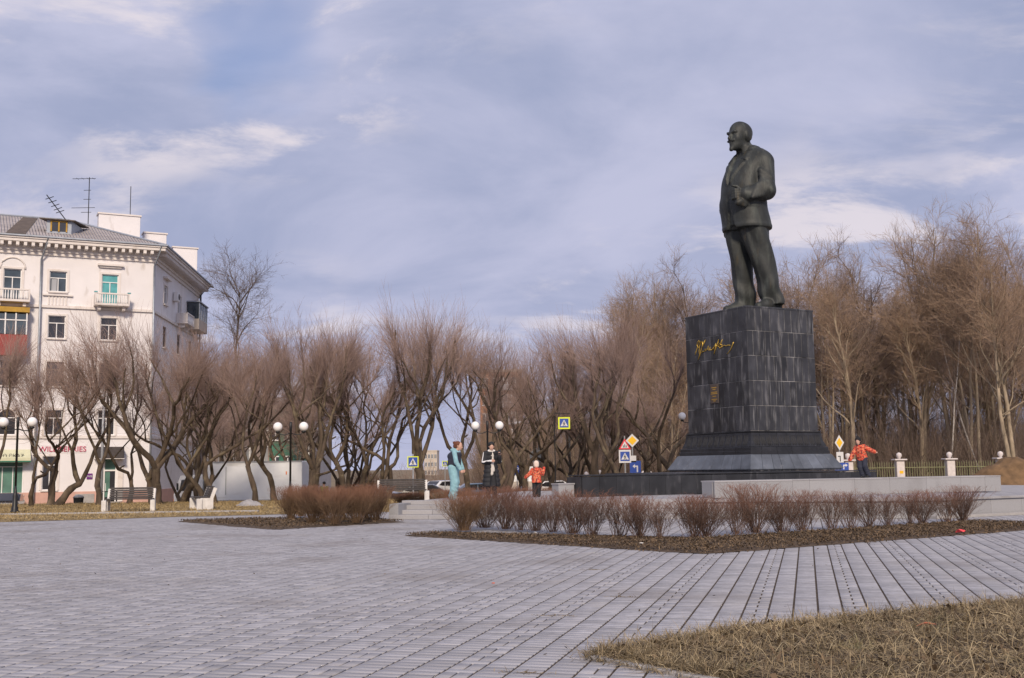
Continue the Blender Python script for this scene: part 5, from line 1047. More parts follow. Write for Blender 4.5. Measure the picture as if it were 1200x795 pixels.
WF.box('string_course', 'trim', 0, 22, 3.78, 3.98, .003, .10); WF.box('string_course', 'trim', 0, 22, 12.62, 12.80, .003, .14)
for a, b in ((5.3, 7.2),):       # blind balustrade under the second window
    WF.box('window_ledge', 'trim', a, b, 13.45, 13.56, .003, .16)
    for q in range(6): WF.box('baluster', 'trim', a+.35+q*.22, a+.45+q*.22, 12.85, 13.45, .003, .06)
WF.balcony(1.68, 3.95, 13.0, 1.0, teal=True); WF.balcony(8.0, 10.2, 12.98, .9)
WF.box('window_hood', 'trim', 2.05, 3.75, 15.72, 15.86, .003, .30); WF.box('window_hood', 'trim', 2.2, 3.6, 15.60, 15.717, .003, .16)
# glazed loggias in the left column
lg = WF.box('loggia', 'red_cladding', 8.1, 10.1, 9.25, 10.62, .003, .85); WF.box('loggia_glass', 'glass', 8.2, 10.0, 10.66, 12.0, .05, .82, lg)
for q in (8.12, 8.78, 9.42, 10.0): WF.box('loggia_frame', 'window_white', q, q+.08, 10.625, 12.05, .80, .86, lg)
WF.box('loggia_frame', 'window_white', 8.1, 10.1, 11.55, 11.62, .865, .88, lg); WF.box('loggia_roof', 'ochre', 8.0, 10.2, 12.12, 12.45, .003, .95, lg)
# arched surround over the left top window
mb = MB(); mb.tube([WF.p(9.1+.78*math.cos(q*PI/14), 15.15+.78*math.sin(q*PI/14), .03) for q in range(15)], .06, 6); mb.build('arch_moulding', 'trim', bld, True)
mb = MB(); mb.tube([WF.p(9.1+.55*math.cos(q*PI/14), 5.15+.6*math.sin(q*PI/14), .02) for q in range(15)], .05, 6); mb.build('arch_moulding', 'trim', bld, True)
# lettering
def sign(txt, t, z, size, m, off, parent, wall=WF):
    me = text_mesh(txt, size, .02); me.materials.clear(); me.materials.append(MATS[m]); o = link('lettering', me, parent)
    M = Matrix([[-wall.d[0], 0, wall.n[0], 0], [-wall.d[1], 0, wall.n[1], 0], [0, 1, 0, 0], [0, 0, 0, 1]]); o.matrix_local = Matrix.Translation(Vector(wall.p(t, z, off))) @ M; return o
fb = WF.box('sign_board', 'plaster', 4.15, 7.15, 2.82, 3.38, .003, .03); o = sign('WILDBERRIES', 5.63, 3.06, .50, 'magenta', .06, fb)
sign('СТО СКАZ', 8.9, 2.62, .34, 'sign_black', .78, aw)
o = WF.box('round_notice', 'purple', 3.68, 4.06, 1.03, 1.42, .003, .06, bev=.02); sign('WB', 3.87, 1.22, .2, 'sign_white', .075, o)
# side face
sh_ = []; sw_ = []
for t0 in (3.3, 8.2, 12.6):
    for fi, (c, d) in enumerate(flo): sh_.append((t0, t0+1.1, c, d)); sw_.append((t0, t0+1.1, c, d, fi))
WS.wall(.22, 16.2, sh_, 'plaster')
for a, b, c, d, fi in sw_: WS.window(a, b, c, d, 'window_white' if fi % 2 == 0 else 'window_brown', 'glass_dark', .68, 1, fi == 0)
WS.box('base_band', 'pink_base', 0, 16.6, BZ, .22, -.02, .05); WS.box('string_course', 'trim', -.1, 16.6, 12.62, 12.80, .003, .14); WS.box('string_course', 'trim', -.1, 16.6, 3.78, 3.98, .003, .10)
ac = WS.box('air_conditioner', 'window_white', 6.3, 7.1, 14.4, 15.1, .05, .4, bev=.03); MB().tube([WS.p(6.7, 14.75, .405), WS.p(6.7, 14.75, .42)], .24, 14).build('fan_grille', 'canopy_dark', ac)
WS.balcony(7.6, 10.2, 13.0, .9)
bxw = WS.box('glazed_balcony', 'brick_pale', 11.6, 15.2, 12.9, 13.75, .003, 1.0); WS.box('balcony_glass', 'glass', 11.7, 15.1, 13.76, 15.1, .05, .97, bxw)
for q in (11.65, 12.5, 13.4, 14.3, 15.08): WS.box('balcony_frame', 'zinc', q, q+.08, 13.755, 15.1, .965, 1.01, bxw)
WS.box('balcony_roof', 'zinc', 11.5, 15.3, 15.105, 15.2, .003, 1.08, bxw); WS.box('window_hood', 'trim', 3.0, 4.7, 15.6, 15.75, .003, .3)
# back and far ends (closed volume)
bw_ = [np.zeros(2), FD*22, FD*22+SDr*16.6, SDr*16.6]
mb = MB()
for a, b in ((1, 2), (2, 3)): mb.sheet([(*bw_[a], 0), (*bw_[b], 0), (*bw_[b], 16.2-BZ), (*bw_[a], 16.2-BZ)])
mb.build('rear_wall', 'plaster', bld)
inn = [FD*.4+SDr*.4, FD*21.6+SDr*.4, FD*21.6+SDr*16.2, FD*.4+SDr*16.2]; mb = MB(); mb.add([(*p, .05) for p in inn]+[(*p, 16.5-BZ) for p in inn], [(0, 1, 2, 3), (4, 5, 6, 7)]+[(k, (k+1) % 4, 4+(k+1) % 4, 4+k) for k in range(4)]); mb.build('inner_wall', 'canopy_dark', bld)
# cornice: stepped mouldings, modillions, gutter
def ringband(z0, z1, o0, o1, m, name):
    def off(o):
        c = [ (SN*o+FN*o*0), ]
        # corner by intersecting the two offset faces
        A = np.array([FN, SN]); cor = np.linalg.solve(A, np.array([o, o])); fl = FD*22+FN*o; ss = SDr*16.6+SN*o; ss = cor+SDr*16.9; fl = cor+FD*22.3
        bk = ss+FD*(22.3)-SN*0; return [fl, cor, ss]
    a, b = off(o0), off(o1); mb = MB(); V = [(*p, z-BZ) for z in (z0, z1) for p in a]+[(*p, z-BZ) for z in (z0, z1) for p in b]
    F = [(0, 1, 7, 6), (1, 2, 8, 7), (3, 9, 10, 4), (4, 10, 11, 5), (6, 7, 10, 9), (7, 8, 11, 10), (0, 6, 9, 3), (2, 5, 11, 8)]; mb.add(V, F).build(name, m, bld); return b
ringband(16.2, 16.42, -.2, .12, 'trim', 'cornice'); ringband(16.423, 16.62, -.2, .22, 'trim', 'cornice'); ringband(16.92, 17.12, -.2, .92, 'trim', 'cornice'); ringband(17.123, 17.24, -.2, 1.0, 'trim', 'cornice'); ringband(16.623, 16.915, -.2, .30, 'trim', 'cornice'); ringband(17.245, 17.34, .85, 1.10, 'zinc', 'gutter')
for q in range(45): WF.box('modillion', 'trim', .15+q*.48, .15+q*.48+.2, 16.66, 16.912, .304, .86)
for q in range(34): WS.box('modillion', 'trim', .15+q*.48, .15+q*.48+.2, 16.66, 16.912, .304, .86)
# hipped roof
A = np.array([FN, SN]); cor = np.linalg.solve(A, np.array([.98, .98])); r1 = cor+FD*9.2+SDr*9.2; RZ = 20.35; fl = cor+FD*40; r2 = cor+FD*40+SDr*9.2; ss = cor+SDr*18.4; sb_ = ss+FD*40
rf = MB().add([(*cor, 17.27-BZ), (*fl, 17.27-BZ), (*r2, RZ-BZ), (*r1, RZ-BZ), (*ss, 17.27-BZ), (*sb_, 17.27-BZ)], [(0, 1, 2, 3), (0, 3, 4), (3, 2, 5, 4), (0, 4, 5, 1)]).build('roof', 'slate', bld)
t_ = MATS['slate'].node_tree; wv = t_.nodes.new('ShaderNodeTexWave'); wv.inputs['Scale'].default_value = 1.6; mp = t_.nodes.new('ShaderNodeMapping'); mp.inputs[2].default_value = (0, 0, -math.radians(26)); tcn = t_.nodes.new('ShaderNodeTexCoord'); t_.links.new(tcn.outputs['Object'], mp.inputs[0]); t_.links.new(mp.outputs[0], wv.inputs[0])
bpn = t_.nodes.new('ShaderNodeBump'); bpn.inputs['Distance'].default_value = .12; bpn.inputs['Strength'].default_value = .9; t_.links.new(wv.outputs['Fac'], bpn.inputs['Height']); t_.links.new(bpn.outputs[0], t_.nodes['Principled BSDF'].inputs['Normal'])
def onroof(t, q): return cor+FD*t+SDr*q, 17.27+(RZ-17.27)*q/9.2
for a, b in ((cor, r1), (r1, r2), (ss, r1)):
    za = 17.27 if a is not r1 else RZ; zb_ = RZ; MB().tube([(*a, za+.05-BZ), (*b, zb_+.05-BZ)], .09, 6).build('ridge_cap', 'zinc', rf)
p1, z1 = onroof(9.3, .5); p2, z2 = onroof(10.5, .5); p3, z3 = onroof(12.2, 8.9); p4, z4 = onroof(11.2, 8.9)
MB().add([(*p1, z1+.04-BZ), (*p2, z2+.04-BZ), (*p3, z3+.04-BZ), (*p4, z4+.04-BZ)], [(0, 1, 2, 3)]).build('dark_patch', 'slate_dark', rf)
# dormer
pd_, zd_ = onroof(7.6, 2.6); W3 = lambda t, o, z: np.array([*(cor+FD*t+SDr*o), z-BZ])
dm = MB().add([W3(6.9, 2.2, 18.0), W3(8.5, 2.2, 18.0), W3(8.5, 2.2, 18.95), W3(6.9, 2.2, 18.95), W3(6.9, 5.0, 18.94), W3(8.5, 5.0, 18.94)], [(0, 1, 2, 3), (1, 5, 2), (0, 3, 4)]).build('dormer', 'zinc', rf)
MB().add([W3(6.6, 1.9, 18.90), W3(8.9, 1.9, 18.90), W3(8.9, 5.3, 19.12), W3(6.6, 5.3, 19.12), W3(6.6, 1.9, 18.97), W3(8.9, 1.9, 18.97), W3(8.9, 5.3, 19.19), W3(6.6, 5.3, 19.19)], [(0, 1, 2, 3), (4, 5, 6, 7), (0, 1, 5, 4), (1, 2, 6, 5), (0, 3, 7, 4)]).build('dormer_roof', 'slate_dark', rf)
fx_ = [np.array([*FD, 0]), np.array([*FN, 0]), Z3]
bx('dormer_window', 'glass_dark', rf, W3(7.7, 2.18, 18.48), (.48, .02, .32), axes=fx_)
for q in (7.2, 7.7, 8.2): bx('dormer_frame', 'ochre', rf, W3(q, 2.15, 18.48), (.05, .03, .36), axes=fx_)
bx('dormer_frame', 'ochre', rf, W3(7.7, 2.15, 18.83), (.55, .032, .04), axes=fx_)
for (t, o, z0, z1, hw_) in ((5.4, 8.6, 18., 20.85, 1.5), (3.2, 10.5, 17.3, 20.0, .85), (1.1, 11.5, 17.3, 19.2, .95)):
    ch = bx('chimney', 'plaster', rf, W3(t, o, (z0+z1)/2), (hw_, .5, (z1-z0)/2), axes=fx_, bev=.02); bx('chimney_cap', 'trim', ch, W3(t, o, z1+.06), (hw_+.08, .58, .055), axes=fx_)
# aerials
mb = MB(); b_ = W3(7.6, 8.6, 20.1); tp_ = b_+np.array([0, 0, 3.6]); mb.tube([b_, tp_], .035, 5)
for z, l in ((3.5, 1.6), (2.6, .5), (1.9, .5), (1.25, 1.6), (.9, .7)): mb.tube([b_+np.array([-l*.8, 0, z]), b_+np.array([l*.3, 0, z])], .02, 4)
for q in (-.9, -.5, -.1, .3): mb.tube([b_+np.array([q, -.25, 3.5]), b_+np.array([q, .25, 3.5])], .014, 4)
mb.build('aerial', 'black_metal', rf)
mb = MB(); b_ = W3(8.8, 8.0, 19.9); tp_ = b_+np.array([-1.7, 0, 2.2]); mb.tube([b_, tp_], .04, 5)
for q in (.4, .5, .62, .75, .88): c_ = b_+(tp_-b_)*q; mb.tube([c_+np.array([-.14, -.3, -.14]), c_+np.array([.2, .3, .2])], .028, 4)
mb.build('aerial', 'black_metal', rf)
MB().tube([W3(4.6, 8.6, 21.1), W3(4.6, 8.6, 23.3)], .03, 5).build('aerial', 'black_metal', rf)
# drainpipes
for tt in (7.35, -.02, 14.3): 
    mb = MB(); mb.tube([WF.p(tt-.3, 17.2, 1.0), WF.p(tt-.25, 16.9, .9), WF.p(tt, 15.9, .16), WF.p(tt, 12.9, .16), WF.p(tt, 12.7, .26), WF.p(tt, -.6, .22)], .075, 7); mb.build('drainpipe', 'zinc', bld, True)
mb = MB(); mb.tube([WS.p(16.4, 17.2, .95), WS.p(16.3, 16.4, .2), WS.p(16.3, -.6, .15)], .09, 7); mb.build('drainpipe', 'zinc', bld, True)

# ------------------------------------------------------------------ other buildings far away
def block(name, label, px0, px1, ytop, Y, mt, depth, floors, nw, wm='window_white', gm='glass', zb=-1.0, rz=0., fh=3.0):
    a, b = at(px0, 500, Y), at(px1, 500, Y); ztop = at((px0+px1)/2, ytop, Y)[2]; W = b[0]-a[0]; o = thing(name, label, 'building', (a[0], Y, zb), rz); Hh = ztop-zb
    bx('wall', mt, o, (W/2, depth/2, Hh/2), (W/2, depth/2, Hh/2)); bx('parapet', 'brick_pale', o, (W/2, depth/2, Hh+.2), (W/2+.1, depth/2+.1, .2))
    for i_ in range(floors):
        z = Hh-1.9-i_*fh
        if z < 1: break
        for j in range(nw):
            x = W*(j+.5)/nw; w_ = bx('window', gm, o, (x, -.02, z), (W/nw*.28, .03, .75)); bx('frame', wm, w_, (x, -.06, z), (.05, .02, .75)); bx('sill', wm, w_, (x, -.08, z-.8), (W/nw*.32, .08, .05))
            bx('lintel', wm, w_, (x, -.07, z+.8), (W/nw*.30, .03, .05))
    return o
hb = block('brick_tower', 'distant orange brick apartment tower seen between the trees', 563, 612, 436, 190, 'brick', 14, 9, 4, zb=-1.)
W_ = at(612, 500, 190)[0]-at(563, 500, 190)[0]
for q in range(6):
    z = 16.0-q*2.9
    if z > 0: b_ = bx('balcony', 'panel_grey', hb, (W_*.66, -.55, z), (W_*.22, .5, .5)); bx('balcony_glass', 'glass', b_, (W_*.66, -.50, z+1.1), (W_*.21, .42, .58)); [bx('balcony_mullion', 'window_white', b_, (W_*(.47+.38*k/4), -.95, z+1.1), (.07, .05, .58)) for k in range(5)]
block('brown_house', 'dull brown apartment house behind the truck', 236, 318, 470, 100, 'brick_grey', 12, 5, 5, gm='curtain')
block('netted_house', 'house wrapped in dark green netting behind the truck', 316, 345, 480, 98, 'net_green', 10, 3, 2, gm='glass_dark')
block('grey_panel_house', 'pale grey panel house just right of the green netting', 345, 368, 508, 104, 'panel_grey', 10, 2, 2)
block('far_flats', 'tiny pale block of flats on the horizon between the trunks', 497, 512, 529, 420, 'brick_pale', 12, 4, 4)

# ------------------------------------------------------------------ street furniture
def globe_lamp(px_, py, Y, label, zoff=0., hgt=3.45, rz=0.):
    p = at(px_, py, Y); o = thing('globe_lamp', label, 'street lamp', (p[0], Y, zoff), rz, 'twin globe lamps of the park')
    MB().lathe([(.16, 0), (.16, .06), (.12, .10), (.12, .20), (.095, .24), (.095, .62), (.075, .70), (.055, .78), (.042, 1.0)], n=14).build('base', 'black_metal', o, True)
    MB().lathe([(.042, .98), (.042, hgt-.35), (.055, hgt-.34), (.055, hgt), (.03, hgt+.02)], n=12).build('pole', 'black_metal', o, True)
    for s_ in (-1, 1):
        a_ = MB().tube([(0, 0, hgt-.42), (s_*.22, 0, hgt-.50), (s_*.40, 0, hgt-.48), (s_*.52, 0, hgt-.40)], .020, 7).build('arm', 'black_metal', o, True)
        MB().lathe([(.03, hgt-.44), (.085, hgt-.40), (.09, hgt-.36), (.05, hgt-.33)], (s_*.52, 0, 0), 12).build('cup', 'black_metal', a_, True)
        n = 9; MB().lathe([(max(.002, .185*math.sin(PI*k/n)), hgt-.17-.185*math.cos(PI*k/n)) for k in range(n+1)], (s_*.52, 0, 0), 20).build('globe', 'globe', o, True)
    return o
globe_lamp(17.5, 590, 42.2, 'black twin globe lamp at the far left on the lawn', rz=.1, hgt=3.55)
globe_lamp(340, 580, 45.0, 'black twin globe lamp behind the dense low hedge', hgt=3.35)
globe_lamp(572, 580, 48.5, 'black twin globe lamp behind the woman in the long coat', hgt=3.42)
p = at(804, 560, 55); globe_lamp(814, 560, 55, 'twin globe lamp half hidden behind the pedestal', hgt=4.0)
def bench(px_, py, Y, rz, label, z=0., W=1.75):
    p = at(px_, py, Y); o = thing('bench', label, 'bench', (p[0], Y, z), rz, 'park benches')
    for s_ in (-1, 1):
        e = bx('concrete_support', 'bench_concrete', o, (s_*W/2, -.18, .21), (.085, .10, .21), bev=.015)
        MB().prism([(-.05, .0), (.42, .0), (.42, .42), (.56, .80), (.44, .84), (.30, .44), (-.05, .44)], (s_*(W/2-.06)-.05, -.08, 0), (0, 1, 0), (0, 0, 1), (1, 0, 0), .10).build('concrete_frame', 'bench_concrete', o)
    for k in range(4): bx('seat_slat', 'bench_wood', o, (0, -.20+k*.125, .46), (W/2-.03, .052, .02), bev=.006)
    for k in range(5): bx('back_slat', 'bench_wood', o, (0, .255+k*.030, .52+k*.082), (W/2-.08, .014, .034), axes=[np.array([1., 0, 0]), np.array([0, .94, -.34]), np.array([0, .34, .94])], bev=.005)
    return o
bench(152, 590, 42.0, .12, 'dark slatted bench with white concrete supports facing the square at left')
bench(235, 590, 43.3, -1.15, 'dark slatted bench turned end-on beside the white truck')
bench(471, 578, 44.5, .05, 'dark slatted bench behind the terrace steps', z=0.15, W=2.0)
# tall grey street pole by the building and cobra-head street lights
def street_light(px_, Y, hgt, arm, label, m='pole_grey', r=.09):
    p = at(px_, 560, Y); o = thing('street_light', label, 'street light', (p[0], Y, float(gz(p[0], Y))-.07), 0)
    MB().tube([(0, 0, 0), (0, 0, hgt*.6), (0, 0, hgt)], [r, r*.85, r*.6], 10).build('pole', m, o, True)
    if arm:
        MB().tube([(0, 0, hgt-.05), (arm*.5, -.1, hgt+.35), (arm, -.2, hgt+.45)], .04, 7).build('arm', m, o, True)
        MB().add([(arm-.1, -.35, hgt+.40), (arm+.75*np.sign(arm), -.35, hgt+.36), (arm+.75*np.sign(arm), -.05, hgt+.36), (arm-.1, -.05, hgt+.40), (arm, -.3, hgt+.56), (arm+.55*np.sign(arm), -.28, hgt+.52), (arm+.55*np.sign(arm), -.12, hgt+.52), (arm, -.1, hgt+.56)], [(0, 3, 2, 1), (4, 5, 6, 7), (0, 1, 5, 4), (1, 2, 6, 5), (2, 3, 7, 6), (3, 0, 4, 7)]).build('lamp_head', 'panel_grey', o)
    return o
street_light(119, 66, 7.6, 0, 'plain pale grey street pole in front of the white building')
street_light(632, 78, 5.1, -1.2, 'street light with its head pointing left above the child in orange', 'chassis'); street_light(668, 76, 5.9, -1.2, 'street light with the higher head beside the hanging crossing sign', 'chassis')
# signs
def panel(o, m, poly, c, d=.012, off=0., nm='sign_plate'):
    return MB().prism(poly, np.array(c)+np.array([0, -off, 0]), (1, 0, 0), (0, 0, 1), (0, -1, 0), d).build(nm, m, o)
sq = lambda w, h=None: [(-w, -(h or w)), (w, -(h or w)), (w, (h or w)), (-w, (h or w))]
def pedestrian(o, z, w=.35, border=.10, x=0.):
    b_ = panel(o, 'sign_lime', sq(w+border), (x, 0, z)) if border > 0 else None
    a_ = panel(o, 'sign_blue', sq(w), (x, 0, z), .006, .0125); t_ = panel(a_, 'sign_white', [(-w*.82, -w*.68), (w*.82, -w*.68), (0, w*.78)], (x, 0, z), .004, .019, 'triangle')
    k = w/.35
    fig = [[(-.03, .14), (.03, .14), (.035, .19), (0, .215), (-.035, .19)], [(-.05, .12), (.035, .12), (.045, -.02), (-.035, -.02)], [(-.035, -.02), (.02, -.02), (-.075, -.2), (-.12, -.2)], [(-.005, -.02), (.045, -.02), (.12, -.2), (.075, -.2)], [(.03, .11), (.06, .08), (.115, .0), (.085, -.01)], [(-.05, .11), (-.12, .0), (-.09, -.02), (-.03, .06)]]
    for pg in fig: panel(t_, 'sign_black', [(u*k, v*k-.06*k) for u, v in pg], (x, 0, z), .003, .0235, 'pictogram')
    return a_
def sign_post(px_, Y, label, hgt, m='pole_grey', name='road_sign', rz=0., r=.035):
    p = at(px_, 560, Y); zg = float(gz(p[0], Y))-.07; o = thing(name, label, 'road sign', (p[0], Y, zg), rz); MB().tube([(0, .02+r, 0), (0, .02+r, hgt)], r, 8).build('post', m, o); return o, zg
zat = lambda x, y, Y: at(x, y, Y)[2]
o, zg = sign_post(484, 49, 'blue crossing sign with lime border between the tree trunks', zat(484, 533, 49)+.1); pedestrian(o, zat(484, 541.5, 49)-zg, .20, .042)
o, zg = sign_post(521.5, 90, 'small far crossing sign with lime border left of the blue tracksuit', 2.6); pedestrian(o, zat(521, 543.5, 90)-zg, .16, .055)
o, zg = sign_post(651, 53, 'crossing sign with broad lime border hanging above the street', 3.9, 'black_metal', r=.025); zc = zat(662, 496, 53)-zg; MB().tube([(0, .055, zc+.45), (.75, .055, zc+.45)], .02, 6).build('bracket', 'black_metal', o); pedestrian(o, zc, .21, .07, .45)
o, zg = sign_post(606, 80, 'small blue parking sign left of the child in orange', zat(606, 546, 80)+1.05); zc = zat(606, 551, 80)-zg; b_ = panel(o, 'sign_blue', sq(.33), (0, 0, zc))
me = text_mesh('P', .5, .006); me.materials.clear(); me.materials.append(MATS['sign_white']); t_ = link('lettering', me, b_, (0, -.02, zc)); t_.rotation_euler = (PI/2, 0, 0)
o, zg = sign_post(629, 66, 'round grey road sign seen from its back', zat(629, 526, 66)+1.05); zc = zat(629, 535, 66)-zg; panel(o, 'sign_back', [(.40*math.cos(q*PI/12), .40*math.sin(q*PI/12)) for q in range(24)], (0, 0, zc)); bx('strap', 'pole_grey', o, (0, -.02, zc+.12), (.3, .006, .02)); bx('strap', 'pole_grey', o, (0, -.02, zc-.12), (.3, .006, .02))
Ys = 54; o, zg = sign_post(733, Ys, 'post with red warning triangle above a blue crossing sign', zat(733, 512, Ys)+.1, 'sign_back'); zc = zat(732.5, 521, Ys)-zg
a_ = panel(o, 'sign_red', [(-.29, -.23), (.29, -.23), (0, .28)], (0, 0, zc)); b_ = panel(a_, 'sign_white', [(-.19, -.175), (.19, -.175), (0, .16)], (0, 0, zc), .004, .0125, 'triangle'); [panel(b_, 'sign_black', [(x-.02, -.15), (x+.02, -.15), (x+.016, -.04+.05*(x == 0)), (x-.016, -.04+.05*(x == 0))], (0, 0, zc), .003, .017, 'pictogram') for x in (-.07, 0, .07)]
zc = zat(733, 535, Ys)-zg; panel(o, 'sign_white', sq(.29, .31), (0, 0, zc)); pedestrian(o, zc, .225, 0.)
Ys = 55; o, zg = sign_post(742, Ys, 'post with yellow priority diamond and blue left arrow sign', zat(742, 508, Ys)+.1, 'sign_back'); zc = zat(742, 516.5, Ys)-zg
dia = lambda w: [(0, -w), (w, 0), (0, w), (-w, 0)]
panel(o, 'sign_white', dia(.33), (0, 0, zc)); panel(o, 'sign_yellow', dia(.22), (0, 0, zc), .005, .0125)
zc = zat(745.5, 548.5, Ys)-zg; b_ = panel(o, 'sign_blue', sq(.27, .34), (.12, 0, zc)); panel(b_, 'sign_white', [(.06, -.21), (.13, -.21), (.13, .11), (-.02, .11), (-.02, .18), (-.14, .08), (-.02, -.02), (-.02, .05), (.06, .05)], (.12, 0, zc), .004, .0125, 'arrow')
panel(o, 'sign_white', sq(.17, .16), (0, 0, zat(744, 538, Ys)-zg))
Ys = 58; o, zg = sign_post(985.5, Ys, 'yellow priority diamond sign over white plate right of the pedestal', zat(985, 511, Ys)+.1, 'sign_back'); zc = zat(985.5, 519, Ys)-zg
panel(o, 'sign_white', [(0, -.40), (.24, 0), (0, .40), (-.24, 0)], (0, 0, zc)); panel(o, 'sign_yellow', [(0, -.26), (.155, 0), (0, .26), (-.155, 0)], (0, 0, zc), .005, .0125)
zc = zat(986, 536, Ys)-zg; b_ = panel(o, 'sign_white', sq(.18, .27), (0, 0, zc)); panel(b_, 'sign_black', [(-.11, .02), (-.11, .07), (.03, .07), (.03, -.22), (-.02, -.22), (-.02, .02)], (0, 0, zc), .003, .0125, 'route_mark')
Ys = 50; o, zg = sign_post(987, Ys, 'blue sign with two white arrows beside the pedestal skirt', zat(987, 545, Ys)+.05, 'sign_back'); zc = zat(986.5, 547, Ys)-zg; b_ = panel(o, 'sign_blue', sq(.31, .17), (0, 0, zc))
panel(b_, 'sign_white', [(-.25, -.03), (-.12, -.03), (-.12, -.08), (-.04, .0), (-.12, .08), (-.12, .03), (-.25, .03)], (0, 0, zc), .004, .0125, 'arrow'); panel(b_, 'sign_white', [(.06, -.12), (.11, -.12), (.11, .03), (.17, .03), (.17, -.02), (.26, .06), (.17, .13), (.17, .085), (.06, .085)], (0, 0, zc), .004, .0125, 'arrow')

# ------------------------------------------------------------------ fence, mound, posts on the right
fy = 60.; zf = 0.
def fence_pillar(x, Y, label, sticker=False):
    o = thing('fence_pillar', label, 'pillar', (x, Y, zf-.07), 0, 'stone fence pillars'); bx('shaft', 'fence_stone', o, (0, 0, .80), (.21, .21, .80), bev=.02); bx('cap', 'fence_stone', o, (0, 0, 1.64), (.33, .33, .04), bev=.02)
    MB().lathe([(.08, 1.68), (.08, 1.74), (.13, 1.80), (.15, 1.88), (.12, 1.97), (.03, 2.02)], n=14).build('ball', 'fence_stone', o, True)
    if sticker: bx('yellow_notice', 'sign_yellow', o, (.02, -.213, .98), (.10, .003, .075))
xs = [at(x, 545, fy)[0] for x in (935, 994, 1054, 1113, 1173, 1233, 1293)]
lb_ = ['stone fence pillar hidden just right of the pedestal', 'stone fence pillar beside the yellow diamond sign', 'stone ball-topped pillar with a small yellow notice', 'stone ball-topped pillar above the middle of the light wall', 'stone ball-topped pillar rising behind the earth mound', 'stone fence pillar outside the right edge', 'farthest right stone fence pillar']
for q, x in enumerate(xs[1:-1], 1): fence_pillar(x, fy, lb_[q], q == 2)
bar_me = MB().tube([(0, 0, 0), (0, 0, 1.36), (0, 0, 1.48)], [.02, .02, .003], 5).build('bar', 'fence_metal'); bar_data = bar_me.data; bpy.data.objects.remove(bar_me)
for q in range(1, 5):
    a_, b_ = xs[q]+.22, xs[q+1]-.22; o = thing('fence_panel', ['', 'iron fence panel left of the pillar with the yellow notice', 'iron fence panel right of the pillar with the yellow notice', 'iron fence panel partly behind the earth mound', 'iron fence panel at the right edge of the picture'][q], 'fence', (a_, fy, zf-.07), 0, 'iron fence panels')
    for z in (.25, 1.22): bx('rail', 'fence_metal', o, ((b_-a_)/2, 0, z), ((b_-a_)/2, .02, .02))
    nb = int((b_-a_)/.125)
    for k in range(nb): link('bar', bar_data, o, ((b_-a_)*(k+.5)/nb, .035, .08))
# earth mound
c_ = at(1181, 570, 47.); n1_, n2_ = 40, 40; V = []; r = np.random.default_rng(4)
for i_ in range(n1_):
    for j in range(n2_):
        x, y = -3.4+6.8*i_/(n1_-1), -2.2+4.4*j/(n2_-1); h_ = 1.55*math.exp(-((x/1.75)**2+(y/1.25)**2)**1.15)*(1+.10*math.sin(3*x+1.7*y)); V.append((x, y, h_+r.normal(0, .035)*(h_ > .05)-.06))
F = [(i_*n2_+j, (i_+1)*n2_+j, (i_+1)*n2_+j+1, i_*n2_+j+1) for i_ in range(n1_-1) for j in range(n2_-1)]
tag(link('earth_mound', meshdata('earth_mound', V, F, 'dirt', True), None, (c_[0], 47., 0.02)), 'heap of brown earth at the right edge behind the light wall', 'earth heap')
c_ = at(292, 592, 46.5); mbh = MB(); V = []; nr = 10
for i_ in range(9):
    for j in range(16): t_ = i_/8; a_ = 2*PI*j/16; rr = (1-t_)*.6*(1+.15*math.sin(3*a_)); V.append((rr*math.cos(a_), rr*.7*math.sin(a_), 0.26*math.sin(t_*PI/2)+random.uniform(-.03, .03)))
F = [(i_*16+j, i_*16+(j+1) % 16, (i_+1)*16+(j+1) % 16, (i_+1)*16+j) for i_ in range(8) for j in range(16)]
tag(link('rubble_heap', meshdata('rubble_heap', V, F, 'rubble'), None, (c_[0], 46.5, -.01)), 'small grey heap of rubble in front of the white truck', 'rubble')
for q, (x, y) in enumerate(((703, 552), (711, 553), (754, 553), (761, 552.5), (687, 554))):
    Y = 72; p = at(x, y, Y)
    tag(MB().lathe([(.10, -1.0), (.10, p[2]-.2), (.16, p[2]-.18), (.13, p[2]-.02), (.02, p[2]+.06)], n=10).build('white_post', 'fence_stone', None, True, (p[0], Y, 0)), f'white round-topped post, {ORD[[2, 3, 4, 5, 1][q]-1]} from the left beyond the black plinth', 'post', 'white posts across the street')

